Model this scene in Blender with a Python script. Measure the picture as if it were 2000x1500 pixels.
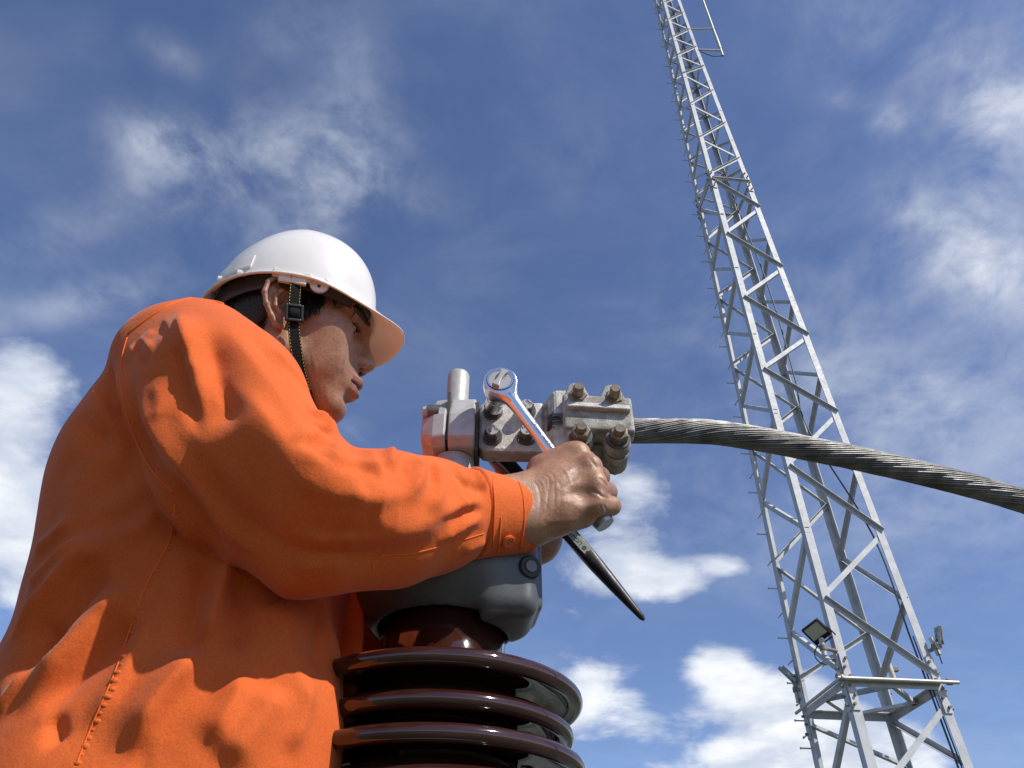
import bpy, bmesh, math, random
import numpy as np
from mathutils import Vector, Matrix
from mathutils.bvhtree import BVHTree
random.seed(7); RNG = np.random.default_rng(7)
SC = bpy.context.scene
for _o in list(bpy.data.objects): bpy.data.objects.remove(_o)

# ------------------------------------------------------------------ camera, sky, sun, exposure
PITCH = math.radians(40.0); FPX = 1500.0            # the photograph is 2000 x 1500
RT = np.array([1.0, 0, 0]); FW = np.array([0, math.cos(PITCH), math.sin(PITCH)]); UP = np.array([0, -math.sin(PITCH), math.cos(PITCH)])
GROUND = -0.85                                       # the camera is the origin, 0.85 m above the ground
cam_d = bpy.data.cameras.new('camera'); cam = bpy.data.objects.new('camera', cam_d); SC.collection.objects.link(cam); SC.camera = cam
cam_d.sensor_fit = 'HORIZONTAL'; cam_d.sensor_width = 36.0; cam_d.lens = 36.0*FPX/2000.0
cam_d.clip_start = 0.02; cam_d.clip_end = 3000.0
cam.rotation_euler = (math.pi/2+PITCH, 0, 0)
SUN_DIR = np.array([0.575, -0.42, 0.70]); SUN_DIR = SUN_DIR/np.linalg.norm(SUN_DIR)

world = bpy.data.worlds.new('World'); SC.world = world; world.use_nodes = True
def ray_dir(px, py):
    return FW+(px-1000.0)/FPX*RT+(750.0-py)/FPX*UP
def build_sky():
    nt = world.node_tree; N = nt.nodes; L = nt.links
    bg = N['Background']; bg.inputs['Strength'].default_value = 0.135
    sky = N.new('ShaderNodeTexSky'); sky.sky_type = 'NISHITA'; sky.sun_disc = False
    sky.sun_elevation = math.asin(SUN_DIR[2]); sky.sun_rotation = math.atan2(SUN_DIR[0], SUN_DIR[1])
    sky.air_density = 1.0; sky.dust_density = 0.35; sky.ozone_density = 5.0
    tc = N.new('ShaderNodeTexCoord'); G = tc.outputs['Generated']
    def math_(op, a, b=None, c=None, clamp=False):
        n = N.new('ShaderNodeMath'); n.operation = op; n.use_clamp = clamp
        for i, v in enumerate((a, b, c)):
            if v is None: continue
            if isinstance(v, (int, float)): n.inputs[i].default_value = v
            else: L.new(v, n.inputs[i])
        return n.outputs[0]
    # flat cloud-layer coordinates: direction / height
    sep = N.new('ShaderNodeSeparateXYZ'); L.new(G, sep.inputs[0])
    inv = math_('DIVIDE', 1.0, math_('ADD', math_('MAXIMUM', sep.outputs[2], 0.0), 0.18))
    vs = N.new('ShaderNodeVectorMath'); vs.operation = 'SCALE'; L.new(G, vs.inputs[0]); L.new(inv, vs.inputs['Scale'])
    def noise(vec, scale, detail, rough, dist, off=(0, 0, 0), stretch=(1, 1, 1), rot=0.0):
        mp = N.new('ShaderNodeMapping'); mp.inputs['Location'].default_value = off; mp.inputs['Scale'].default_value = stretch; mp.inputs['Rotation'].default_value = (0, 0, rot)
        L.new(vec, mp.inputs[0]); n = N.new('ShaderNodeTexNoise'); L.new(mp.outputs[0], n.inputs['Vector'])
        n.inputs['Scale'].default_value = scale; n.inputs['Detail'].default_value = detail; n.inputs['Roughness'].default_value = rough; n.inputs['Distortion'].default_value = dist
        return n.outputs['Fac']
    def smooth(v, lo, hi, out=1.0):
        n = N.new('ShaderNodeMapRange'); n.interpolation_type = 'SMOOTHSTEP'; L.new(v, n.inputs['Value'])
        n.inputs['From Min'].default_value = lo; n.inputs['From Max'].default_value = hi; n.inputs['To Max'].default_value = out
        return n.outputs['Result']
    def blob(px, py, rx, ry, rot, w):
        c = ray_dir(px, py); c = c/np.linalg.norm(c)
        e1 = RT-c*(RT@c); e1 /= np.linalg.norm(e1); e2 = np.cross(c, e1); a = math.radians(rot)
        f1 = e1*math.cos(a)+e2*math.sin(a); f2 = -e1*math.sin(a)+e2*math.cos(a)
        M = Matrix(np.column_stack([f1, f2, c]).tolist())
        mp = N.new('ShaderNodeMapping'); mp.vector_type = 'TEXTURE'; L.new(G, mp.inputs[0])
        mp.inputs['Location'].default_value = c; mp.inputs['Rotation'].default_value = M.to_euler()
        k = 1.0/np.linalg.norm(ray_dir(px, py))/FPX
        mp.inputs['Scale'].default_value = (rx*k, ry*k, 0.6)
        d = N.new('ShaderNodeVectorMath'); d.operation = 'DOT_PRODUCT'; L.new(mp.outputs[0], d.inputs[0]); L.new(mp.outputs[0], d.inputs[1])
        return math_('MULTIPLY', math_('EXPONENT', math_('MULTIPLY', d.outputs['Value'], -1.0)), w)
    def total(lst):
        r = None
        for b in lst:
            s = blob(*b); r = s if r is None else math_('ADD', r, s)
        return r
    wisps = [(330, 290, 95, 60, 25, 0.85), (470, 330, 210, 90, -18, 0.7), (640, 380, 180, 70, -38, 0.7), (690, 230, 70, 140, 15, 0.6), (800, 380, 90, 45, 20, 0.3),
             (335, 105, 60, 36, 20, 0.3), (150, 590, 170, 40, -12, 0.55), (60, 480, 120, 60, -20, 0.25), (600, 60, 130, 60, 0, 0.22), (690, 840, 40, 30, 0, 0.3),
             (1830, 420, 95, 70, 40, 0.8), (1930, 300, 110, 70, 45, 0.85), (1960, 200, 80, 60, 30, 0.8), (1930, 520, 120, 90, 0, 0.75), (1735, 235, 32, 28, 20, 0.7), (1650, 190, 40, 24, 0, 0.25),
             (1800, 60, 260, 120, 0, 0.42), (1640, 20, 120, 40, 20, 0.3), (1560, 620, 260, 200, 0, 0.24), (1850, 800, 300, 260, 0, 0.36), (1500, 1000, 300, 200, 0, 0.2), (1100, 300, 200, 180, 0, 0.10)]
    puffs = [(20, 900, 110, 170, 0, 1.0), (60, 1120, 140, 160, 0, 0.8), (30, 720, 110, 60, 0, 0.45),
             (1250, 965, 78, 62, -30, 0.85), (1180, 915, 60, 45, 0, 0.6), (1190, 1110, 115, 62, 0, 0.85), (1310, 1140, 85, 50, 0, 0.85), (1420, 1105, 55, 28, 10, 0.7),
             (1165, 1345, 85, 60, 0, 1.0), (1110, 1400, 60, 40, 0, 0.6), (1120, 1210, 70, 40, 0, 0.4), (1250, 1410, 60, 40, 0, 0.5), (1395, 1300, 75, 50, 0, 1.0), (1465, 1345, 70, 45, 0, 0.75), (1390, 1390, 60, 26, 0, 0.5),
             (1420, 1490, 130, 55, 0, 1.0), (1560, 1440, 120, 80, 0, 1.05), (1690, 1470, 130, 80, 0, 0.95), (1580, 1360, 60, 45, 0, 0.7), (1800, 1480, 70, 40, 0, 0.5)]
    n1 = noise(vs.outputs[0], 3.0, 11, 0.60, 0.40, (3.1, 0.4, 0), (1.0, 1.25, 1), 0.5)
    n2 = noise(vs.outputs[0], 9.0, 8, 0.60, 0.35, (1.3, 2.2, 0), (1.3, 1.0, 1), -0.6)
    n3 = noise(vs.outputs[0], 5.0, 10, 0.58, 0.3, (0.2, 1.7, 0))
    nn = math_('ADD', math_('MULTIPLY', n1, 0.62), math_('MULTIPLY', n2, 0.38))
    w_density = math_('MULTIPLY', total(wisps), smooth(nn, 0.34, 0.68), clamp=True)
    horizon = smooth(sep.outputs[2], 0.30, 0.05, 0.42)                     # fair-weather cumulus all round the horizon
    p_in = math_('ADD', math_('MAXIMUM', total(puffs), math_('SUBTRACT', horizon, 0.28)), math_('MULTIPLY', math_('SUBTRACT', n3, 0.5), 1.7))
    p_density = smooth(p_in, 0.34, 1.02)
    veil = math_('MULTIPLY', smooth(n1, 0.35, 0.8), 0.10)                   # thin veil everywhere
    dens = math_('MAXIMUM', math_('MAXIMUM', math_('MULTIPLY', w_density, 0.95), p_density), veil, clamp=True)
    core = noise(vs.outputs[0], 6.0, 6, 0.55, 0.2, (0.23, 1.76, 0))
    cl = N.new('ShaderNodeMix'); cl.data_type = 'RGBA'; L.new(smooth(core, 0.3, 0.7), cl.inputs[0])
    cl.inputs[6].default_value = (4.5, 5.0, 6.0, 1); cl.inputs[7].default_value = (7.4, 7.6, 7.9, 1)
    tint = N.new('ShaderNodeMix'); tint.data_type = 'RGBA'; tint.blend_type = 'MULTIPLY'; tint.inputs[0].default_value = 1.0; L.new(sky.outputs[0], tint.inputs[6]); tint.inputs[7].default_value = (1.05, 0.965, 1.05, 1)   # the phone camera's violet blue
    mx = N.new('ShaderNodeMix'); mx.data_type = 'RGBA'; L.new(dens, mx.inputs[0]); L.new(tint.outputs[2], mx.inputs[6]); L.new(cl.outputs[2], mx.inputs[7])
    L.new(mx.outputs[2], bg.inputs['Color'])
build_sky()
sun_d = bpy.data.lights.new('sun', 'SUN'); sun_d.energy = 5.0; sun_d.angle = math.radians(0.53); sun_d.color = (1.0, 0.95, 0.87)
sun = bpy.data.objects.new('sun', sun_d); SC.collection.objects.link(sun)
sun.rotation_euler = Vector(SUN_DIR).to_track_quat('Z', 'Y').to_euler(); sun.location = (6, -6, 10)
SC.view_settings.view_transform = 'Standard'; SC.view_settings.look = 'None'; SC.view_settings.exposure = 0.0; SC.view_settings.gamma = 1.0
SC.view_settings.use_curve_mapping = False
SC.render.engine = 'CYCLES'
try: SC.cycles.use_denoising = True
except Exception: pass

# ------------------------------------------------------------------ helpers: points seen in the photograph -> places in space
def at_y(px, py, y):
    d = ray_dir(px, py); return d*(y/d[1])
def at_z(px, py, z):
    d = ray_dir(px, py); return d*(z/d[2])
def project(p):
    p = np.asarray(p, float); z = p@FW
    return np.stack([1000+FPX*(p@RT)/z, 750-FPX*(p@UP)/z], -1)
def unit(v):
    v = np.asarray(v, float); return v/np.linalg.norm(v)

# ------------------------------------------------------------------ helpers: objects
def empty(name, loc, label, cat, group=None):
    o = bpy.data.objects.new(name, None); SC.collection.objects.link(o); o.location = loc; o.empty_display_size = 0.05
    o['label'] = label; o['category'] = cat
    if group: o['group'] = group
    return o
def attach(o, parent):
    if parent is None: return
    o.parent = parent
    m = Matrix.Identity(4); p = parent
    while p is not None:
        m = p.matrix_basis.copy()@m if p.parent is None else (p.matrix_parent_inverse@p.matrix_basis)@m
        p = p.parent
    o.matrix_parent_inverse = m.inverted()
def obj(name, verts, faces, mat, parent=None, smooth=True, bevel=0.0, sharp=None, label=None):
    me = bpy.data.meshes.new(name)
    verts = np.asarray(verts, float)
    if isinstance(faces, np.ndarray) and faces.ndim == 2:
        n, k = faces.shape
        me.vertices.add(len(verts)); me.vertices.foreach_set('co', verts.ravel().astype(np.float32))
        me.loops.add(n*k); me.loops.foreach_set('vertex_index', faces.ravel().astype(np.int32))
        me.polygons.add(n); me.polygons.foreach_set('loop_start', np.arange(0, n*k, k, dtype=np.int32))
        me.update(calc_edges=True); me.validate()
    else:
        me.from_pydata(verts.tolist(), [], [list(f) for f in faces]); me.update()
    if not (isinstance(faces, np.ndarray) and len(faces) > 4000):
        bm = bmesh.new(); bm.from_mesh(me); bmesh.ops.recalc_face_normals(bm, faces=bm.faces); bm.to_mesh(me); bm.free()
    if smooth: me.polygons.foreach_set('use_smooth', [True]*len(me.polygons))
    me.materials.append(mat)
    o = bpy.data.objects.new(name, me); SC.collection.objects.link(o)
    if bevel > 0:
        b = o.modifiers.new('bevel', 'BEVEL'); b.width = bevel; b.segments = 2; b.limit_method = 'ANGLE'; b.angle_limit = math.radians(35)
    if smooth and sharp is not None:
        try: me.set_sharp_from_angle(angle=math.radians(sharp))
        except Exception: pass
    attach(o, parent)
    if label: o['label'] = label
    return o
def tag(o, label, cat=None, group=None):
    o['label'] = label
    if cat: o['category'] = cat
    if group: o['group'] = group
    return o
def frame_of(axis, hint=(0, 0, 1)):
    a = unit(axis); h = np.asarray(hint, float)
    if abs(a@unit(h)) > 0.98: h = np.array([1.0, 0, 0])
    u = unit(np.cross(h, a)); v = np.cross(a, u); return u, v, a
class MB:
    def __init__(s): s.v = []; s.f = []
    def add(s, v, f):
        b = len(s.v); s.v += [tuple(map(float, x)) for x in v]; s.f += [[i+b for i in q] for q in f]; return s
    def box(s, c, size, R=None):
        h = np.asarray(size, float)/2; R = np.eye(3) if R is None else np.asarray(R)
        P = [np.asarray(c)+R@(h*np.array(k)) for k in ((-1,-1,-1),(1,-1,-1),(1,1,-1),(-1,1,-1),(-1,-1,1),(1,-1,1),(1,1,1),(-1,1,1))]
        return s.add(P, [(0,3,2,1),(4,5,6,7),(0,1,5,4),(1,2,6,5),(2,3,7,6),(3,0,4,7)])
    def rings(s, rings, caps=True, closed=False):
        n = len(rings[0]); V = [p for r in rings for p in r]; F = []
        m = len(rings)
        for i in range(m if closed else m-1):
            j = (i+1) % m
            for k in range(n): F.append((i*n+k, i*n+(k+1) % n, j*n+(k+1) % n, j*n+k))
        if caps and not closed: F += [tuple(range(n))[::-1], tuple((m-1)*n+k for k in range(n))]
        return s.add(V, F)
    def cyl(s, p0, p1, r0, r1=None, n=20, prof=None, hint=(0, 0, 1), rot=0.0):
        p0 = np.asarray(p0, float); p1 = np.asarray(p1, float); r1 = r0 if r1 is None else r1
        u, v, a = frame_of(p1-p0, hint); Lh = np.linalg.norm(p1-p0)
        prof = prof or [(0, r0), (1, r1)]
        R = []
        for t, r in prof:
            R.append([p0+a*Lh*t+r*(math.cos(rot+2*math.pi*k/n)*u+math.sin(rot+2*math.pi*k/n)*v) for k in range(n)])
        return s.rings(R)
    def tube(s, path, r, n=8, flat=1.0, hint=(0, 0, 1), caps=True):
        path = np.asarray(path, float); m = len(path); r = np.broadcast_to(np.asarray(r, float), (m,))
        T = np.gradient(path, axis=0); T /= np.linalg.norm(T, axis=1)[:, None]+1e-12
        h = unit(hint); u = np.cross(h, T[0]); u = unit(u if np.linalg.norm(u) > 1e-3 else np.cross([1, 0, 0], T[0])); R = []
        for i in range(m):
            u = u-T[i]*(u@T[i]); u /= np.linalg.norm(u)+1e-12; v = np.cross(T[i], u)
            R.append([path[i]+r[i]*(math.cos(2*math.pi*k/n)*u+flat*math.sin(2*math.pi*k/n)*v) for k in range(n)])
        return s.rings(R, caps)
    def lathe(s, prof, c, n=64):
        c = np.asarray(c, float); R = []
        for r, z in prof: R.append([c+np.array([r*math.cos(2*math.pi*k/n), r*math.sin(2*math.pi*k/n), z]) for k in range(n)])
        return s.rings(R, True)
    def prism(s, poly, o, ux, uy, d):
        o = np.asarray(o, float); A = [o+x*np.asarray(ux)+y*np.asarray(uy) for x, y in poly]; B = [p+np.asarray(d) for p in A]; n = len(A)
        return s.add(A+B, [tuple(range(n))[::-1], tuple(range(n, 2*n))]+[(k, (k+1) % n, n+(k+1) % n, n+k) for k in range(n)])
    def sphere(s, c, r, n=16, m=10, sc=(1, 1, 1), R=None):
        R = np.eye(3) if R is None else R; rings = []
        for i in range(m+1):
            a = math.pi*(0.001+0.998*i/m)
            rings.append([np.asarray(c)+R@(r*np.array([math.sin(a)*math.cos(2*math.pi*k/n)*sc[0], math.sin(a)*math.sin(2*math.pi*k/n)*sc[1], -math.cos(a)*sc[2]])) for k in range(n)])
        return s.rings(rings)
    def build(s, name, mat, parent=None, **kw):
        return obj(name, s.v, s.f, mat, parent, **kw)
def spline(pts, n):
    P = np.asarray(pts, float); m = len(P)
    if m < 3: t = np.linspace(0, 1, n)[:, None]; return P[0]*(1-t)+P[-1]*t
    Q = np.vstack([2*P[0]-P[1], P, 2*P[-1]-P[-2]]); out = []
    for t in np.linspace(0, m-1-1e-9, n):
        i = int(t); f = t-i; a, b, c, d = Q[i:i+4]
        out.append(0.5*((2*b)+(-a+c)*f+(2*a-5*b+4*c-d)*f*f+(-a+3*b-3*c+d)*f**3))
    return np.array(out)
def text_mesh(name, body, size, origin, ux, uy, mat, parent, depth=0.0002, shear=0.0):
    cu = bpy.data.curves.new('lettering', 'FONT'); cu.body = body; cu.size = size; cu.align_x = 'CENTER'; cu.align_y = 'CENTER'; cu.extrude = depth; cu.shear = shear
    t = bpy.data.objects.new('lettering', cu); SC.collection.objects.link(t)
    dg = bpy.context.evaluated_depsgraph_get(); me = bpy.data.meshes.new_from_object(t.evaluated_get(dg))
    bpy.data.objects.remove(t); me.materials.clear(); me.materials.append(mat)
    ux = unit(ux); uy = unit(np.asarray(uy)-ux*(np.asarray(uy)@ux)); M = Matrix(np.column_stack([ux, uy, np.cross(ux, uy)]).tolist()).to_4x4(); M.translation = Vector(origin)
    me.transform(M); o = bpy.data.objects.new(name, me); SC.collection.objects.link(o); attach(o, parent); return o

# ------------------------------------------------------------------ materials
def material(name, col, rough=0.6, metal=0.0, var=None, var_scale=8.0, bump=None, rough_var=0.0, spec=None, coat=0.0, sss=None, sheen=0.0, detail=6, stretch=(1, 1, 1)):
    """var: (other colour, amount); bump: list of (scale, strength, distance)."""
    m = bpy.data.materials.new(name); m.use_nodes = True; nt = m.node_tree; N = nt.nodes; L = nt.links; p = N['Principled BSDF']
    p.inputs['Base Color'].default_value = (*col, 1); p.inputs['Roughness'].default_value = rough; p.inputs['Metallic'].default_value = metal
    if spec is not None: p.inputs['Specular IOR Level'].default_value = spec
    if coat: p.inputs['Coat Weight'].default_value = coat; p.inputs['Coat Roughness'].default_value = 0.04
    if sheen: p.inputs['Sheen Weight'].default_value = sheen; p.inputs['Sheen Roughness'].default_value = 0.4
    if sss: p.inputs['Subsurface Weight'].default_value = sss[0]; p.inputs['Subsurface Radius'].default_value = sss[1]; p.inputs['Subsurface Scale'].default_value = sss[2]
    tc = N.new('ShaderNodeTexCoord'); mp = N.new('ShaderNodeMapping'); mp.inputs['Scale'].default_value = stretch; L.new(tc.outputs['Object'], mp.inputs[0])
    def noise(scale, d=detail, r=0.6):
        n = N.new('ShaderNodeTexNoise'); n.inputs['Scale'].default_value = scale; n.inputs['Detail'].default_value = d; n.inputs['Roughness'].default_value = r
        L.new(mp.outputs[0], n.inputs['Vector']); return n.outputs['Fac']
    if var:
        rmp = N.new('ShaderNodeMapRange'); rmp.inputs['From Min'].default_value = 0.38; rmp.inputs['From Max'].default_value = 0.68; rmp.inputs['To Max'].default_value = var[1]; L.new(noise(var_scale), rmp.inputs['Value'])
        mx = N.new('ShaderNodeMix'); mx.data_type = 'RGBA'; L.new(rmp.outputs[0], mx.inputs[0]); mx.inputs[6].default_value = (*col, 1); mx.inputs[7].default_value = (*var[0], 1); L.new(mx.outputs[2], p.inputs['Base Color'])
    if rough_var:
        rr = N.new('ShaderNodeMapRange'); rr.inputs['From Min'].default_value = 0.3; rr.inputs['From Max'].default_value = 0.7; rr.inputs['To Min'].default_value = rough-rough_var; rr.inputs['To Max'].default_value = rough+rough_var
        L.new(noise(var_scale*2.3), rr.inputs['Value']); L.new(rr.outputs[0], p.inputs['Roughness'])
    prev = None
    for (s, st, di) in (bump or []):
        b = N.new('ShaderNodeBump'); b.inputs['Strength'].default_value = st; b.inputs['Distance'].default_value = di; L.new(noise(s), b.inputs['Height'])
        if prev: L.new(prev, b.inputs['Normal'])
        prev = b.outputs[0]
    if prev: L.new(prev, p.inputs['Normal'])
    return m
M = {}
M['fabric'] = material('orange_cotton_twill', (0.65, 0.124, 0.025), 0.85, var=((0.57, 0.102, 0.020), 0.6), var_scale=14, bump=[(24, 0.25, 0.008), (110, 0.10, 0.002), (420, 0.22, 0.0008), (1400, 0.35, 0.0004)], sheen=0.12, spec=0.2)
M['thread'] = material('orange_thread', (0.80, 0.14, 0.02), 0.8, bump=[(900, 0.5, 0.0006)], spec=0.2)
M['button'] = material('orange_plastic_button', (0.72, 0.13, 0.02), 0.35, var=((0.6, 0.1, 0.02), 0.5), var_scale=200)
M['skin'] = material('tanned_skin', (0.375, 0.198, 0.115), 0.45, var=((0.25, 0.118, 0.066), 0.8), var_scale=38, bump=[(60, 0.15, 0.004), (260, 0.28, 0.0014), (900, 0.4, 0.0006)], rough_var=0.12, sss=(0.06, (1.0, 0.35, 0.2), 0.004), spec=0.5)
def mottle(m, scale, lo, hi, big=None):
    """fine unevenness of the colour itself: thread and nap of cloth, pores and freckles of skin"""
    nt = m.node_tree; N = nt.nodes; L = nt.links; p = N['Principled BSDF']; src = p.inputs['Base Color'].links[0].from_socket
    tc = N.new('ShaderNodeTexCoord')
    for sc_, a, b in [(scale, lo, hi)]+([big] if big else []):
        n = N.new('ShaderNodeTexNoise'); n.inputs['Scale'].default_value = sc_; n.inputs['Detail'].default_value = 3; L.new(tc.outputs['Object'], n.inputs['Vector'])
        r = N.new('ShaderNodeMapRange'); r.inputs['From Min'].default_value = 0.3; r.inputs['From Max'].default_value = 0.7; r.inputs['To Min'].default_value = a; r.inputs['To Max'].default_value = b; L.new(n.outputs['Fac'], r.inputs['Value'])
        x = N.new('ShaderNodeVectorMath'); x.operation = 'SCALE'; L.new(src, x.inputs[0]); L.new(r.outputs[0], x.inputs['Scale']); src = x.outputs[0]
    L.new(src, p.inputs['Base Color'])
mottle(M['fabric'], 620, 0.86, 1.10, (5.0, 0.90, 1.08)); mottle(M['skin'], 330, 0.86, 1.12, (70, 0.90, 1.08))
M['lip'] = material('lip_skin', (0.23, 0.095, 0.068), 0.4, bump=[(500, 0.3, 0.001)], sss=(0.1, (1, 0.3, 0.2), 0.005))
M['hair'] = material('black_hair', (0.012, 0.010, 0.009), 0.38, bump=[(300, 0.6, 0.003)], spec=0.6)
M['eye'] = material('eyeball', (0.7, 0.66, 0.6), 0.1)
M['iris'] = material('dark_iris', (0.02, 0.012, 0.008), 0.1)
M['trouser'] = material('orange_work_trousers', (0.80, 0.15, 0.022), 0.88, bump=[(30, 0.3, 0.006)], spec=0.2)
M['leather'] = material('black_boot_leather', (0.03, 0.027, 0.025), 0.5, bump=[(80, 0.3, 0.002)])
M['dark_plastic'] = material('dark_grey_harness_plastic', (0.05, 0.052, 0.06), 0.5, var=((0.08, 0.085, 0.1), 0.6), var_scale=30, bump=[(200, 0.15, 0.0006)])
M['black_plastic'] = material('black_plastic', (0.008, 0.008, 0.009), 0.35, bump=[(500, 0.1, 0.0003)])
M['tab'] = material('off_white_plastic', (0.72, 0.67, 0.56), 0.4, bump=[(120, 0.1, 0.0006)])
M['webbing'] = material('black_webbing', (0.006, 0.006, 0.007), 0.85, spec=0.2, bump=[(900, 0.5, 0.0005)])
M['yellow_thread'] = material('yellow_stitching', (0.55, 0.42, 0.06), 0.7, bump=[(900, 0.4, 0.0004)])
M['cast_alu'] = material('weathered_cast_aluminium', (0.56, 0.54, 0.50), 0.62, metal=0.35, var=((0.27, 0.25, 0.22), 0.75), var_scale=75, bump=[(420, 0.55, 0.0016), (60, 0.3, 0.002)], rough_var=0.1)
M['dirty_shaded_alu'] = material('stained_shaded_clamp_aluminium', (0.42, 0.40, 0.355), 0.68, metal=0.2, var=((0.10, 0.088, 0.07), 0.9), var_scale=48, bump=[(380, 0.6, 0.0018), (50, 0.3, 0.002)], rough_var=0.1)  # stained casting, its colour darkened further to carry the shade on the cable clamp
M['mach_alu'] = material('machined_aluminium', (0.48, 0.47, 0.45), 0.48, metal=0.3, var=((0.36, 0.33, 0.29), 0.7), var_scale=65, bump=[(300, 0.15, 0.0006)], rough_var=0.1)
M['steel_bolt'] = material('dark_galvanised_bolt', (0.16, 0.155, 0.15), 0.5, metal=0.6, var=((0.09, 0.08, 0.075), 0.7), var_scale=120, bump=[(500, 0.3, 0.0006)])
M['plug'] = material('dull_grey_plug', (0.16, 0.165, 0.165), 0.5, metal=0.3, var=((0.11, 0.11, 0.11), 0.6), var_scale=150)
M['bolt_face'] = material('grey_bolt_head_face', (0.42, 0.42, 0.42), 0.55, metal=0.1, var=((0.3, 0.29, 0.28), 0.6), var_scale=180, bump=[(500, 0.3, 0.0005)])
M['rusty_bolt'] = material('tarnished_bolt', (0.22, 0.19, 0.14), 0.5, metal=0.6, var=((0.12, 0.09, 0.06), 0.8), var_scale=130, bump=[(450, 0.4, 0.0008)])
M['chrome'] = material('satin_chrome', (0.80, 0.80, 0.80), 0.27, metal=1.0, var=((0.68, 0.69, 0.72), 0.5), var_scale=40, rough_var=0.04)
M['knurl'] = material('knurled_steel', (0.42, 0.44, 0.47), 0.42, metal=0.9, bump=[(1500, 0.3, 0.0004)])
M['mark'] = material('engraved_black_marking', (0.03, 0.03, 0.035), 0.6, var=((0.08, 0.08, 0.08), 0.5), var_scale=300)
M['black_steel'] = material('black_oxide_steel', (0.022, 0.022, 0.026), 0.42, metal=0.5, var=((0.05, 0.045, 0.042), 0.6), var_scale=60, bump=[(250, 0.25, 0.0008)], rough_var=0.08)
M['ground_steel'] = material('bare_ground_steel', (0.42, 0.44, 0.36), 0.4, metal=0.6, var=((0.28, 0.36, 0.26), 0.8), var_scale=60)
M['strand'] = material('weathered_aluminium_wire', (0.21, 0.207, 0.198), 0.44, metal=0.85, var=((0.07, 0.068, 0.064), 0.85), var_scale=38, bump=[(300, 0.3, 0.0006)], rough_var=0.1)
M['core'] = material('dark_wire_core', (0.05, 0.045, 0.04), 0.6, bump=[(200, 0.3, 0.001)])
M['porcelain'] = material('brown_glazed_porcelain', (0.030, 0.0085, 0.0055), 0.07, var=((0.050, 0.022, 0.016), 0.55), var_scale=26, bump=[(14, 0.05, 0.004), (90, 0.02, 0.001)], coat=0.45, spec=0.6, rough_var=0.05)
M['cap_paint'] = material('grey_painted_casting', (0.085, 0.092, 0.095), 0.38, var=((0.055, 0.055, 0.05), 0.8), var_scale=22, bump=[(140, 0.15, 0.001), (30, 0.1, 0.003)], spec=0.5, rough_var=0.06)
M['rubber'] = material('black_rubber', (0.012, 0.012, 0.012), 0.5, bump=[(200, 0.2, 0.0005)])
M['galv'] = material('galvanised_steel', (0.50, 0.51, 0.51), 0.6, metal=0.05, var=((0.36, 0.37, 0.375), 0.8), var_scale=7, bump=[(60, 0.15, 0.002)], rough_var=0.08)
M['pipe'] = material('galvanised_pipe', (0.55, 0.53, 0.48), 0.5, metal=0.3, var=((0.4, 0.37, 0.31), 0.8), var_scale=14)
M['rust'] = material('rusty_clamp', (0.20, 0.15, 0.11), 0.75, var=((0.28, 0.25, 0.2), 0.7), var_scale=25, bump=[(100, 0.4, 0.003)])
M['lamp_grey'] = material('grey_floodlight_housing', (0.34, 0.36, 0.36), 0.55, var=((0.25, 0.26, 0.26), 0.5), var_scale=20)
M['lens'] = material('floodlight_glass', (0.46, 0.47, 0.40), 0.12, var=((0.55, 0.53, 0.30), 0.7), var_scale=9, spec=0.6)
M['cable_jacket'] = material('dark_blue_grey_cable', (0.05, 0.07, 0.10), 0.5, bump=[(60, 0.2, 0.002)])
M['concrete'] = material('grey_concrete', (0.36, 0.35, 0.33), 0.9, var=((0.26, 0.25, 0.235), 0.7), var_scale=4, bump=[(40, 0.4, 0.01)])
M['sweat'] = material('sweat_film', (0.5, 0.3, 0.2), 0.03, spec=0.8)

def helmet_material():
    m = material('white_helmet_plastic', (0.90, 0.89, 0.87), 0.25, var=((0.80, 0.785, 0.76), 0.6), var_scale=20, bump=[(60, 0.02, 0.002)], spec=0.5, coat=0.2)
    nt = m.node_tree; N = nt.nodes; L = nt.links
    tr = N.new('ShaderNodeBsdfTranslucent'); tr.inputs['Color'].default_value = (0.92, 0.68, 0.48, 1)
    mx = N.new('ShaderNodeMixShader'); mx.inputs[0].default_value = 0.20
    L.new(N['Principled BSDF'].outputs[0], mx.inputs[1]); L.new(tr.outputs[0], mx.inputs[2]); L.new(mx.outputs[0], N['Material Output'].inputs['Surface'])
    return m
M['helmet'] = helmet_material()

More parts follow.
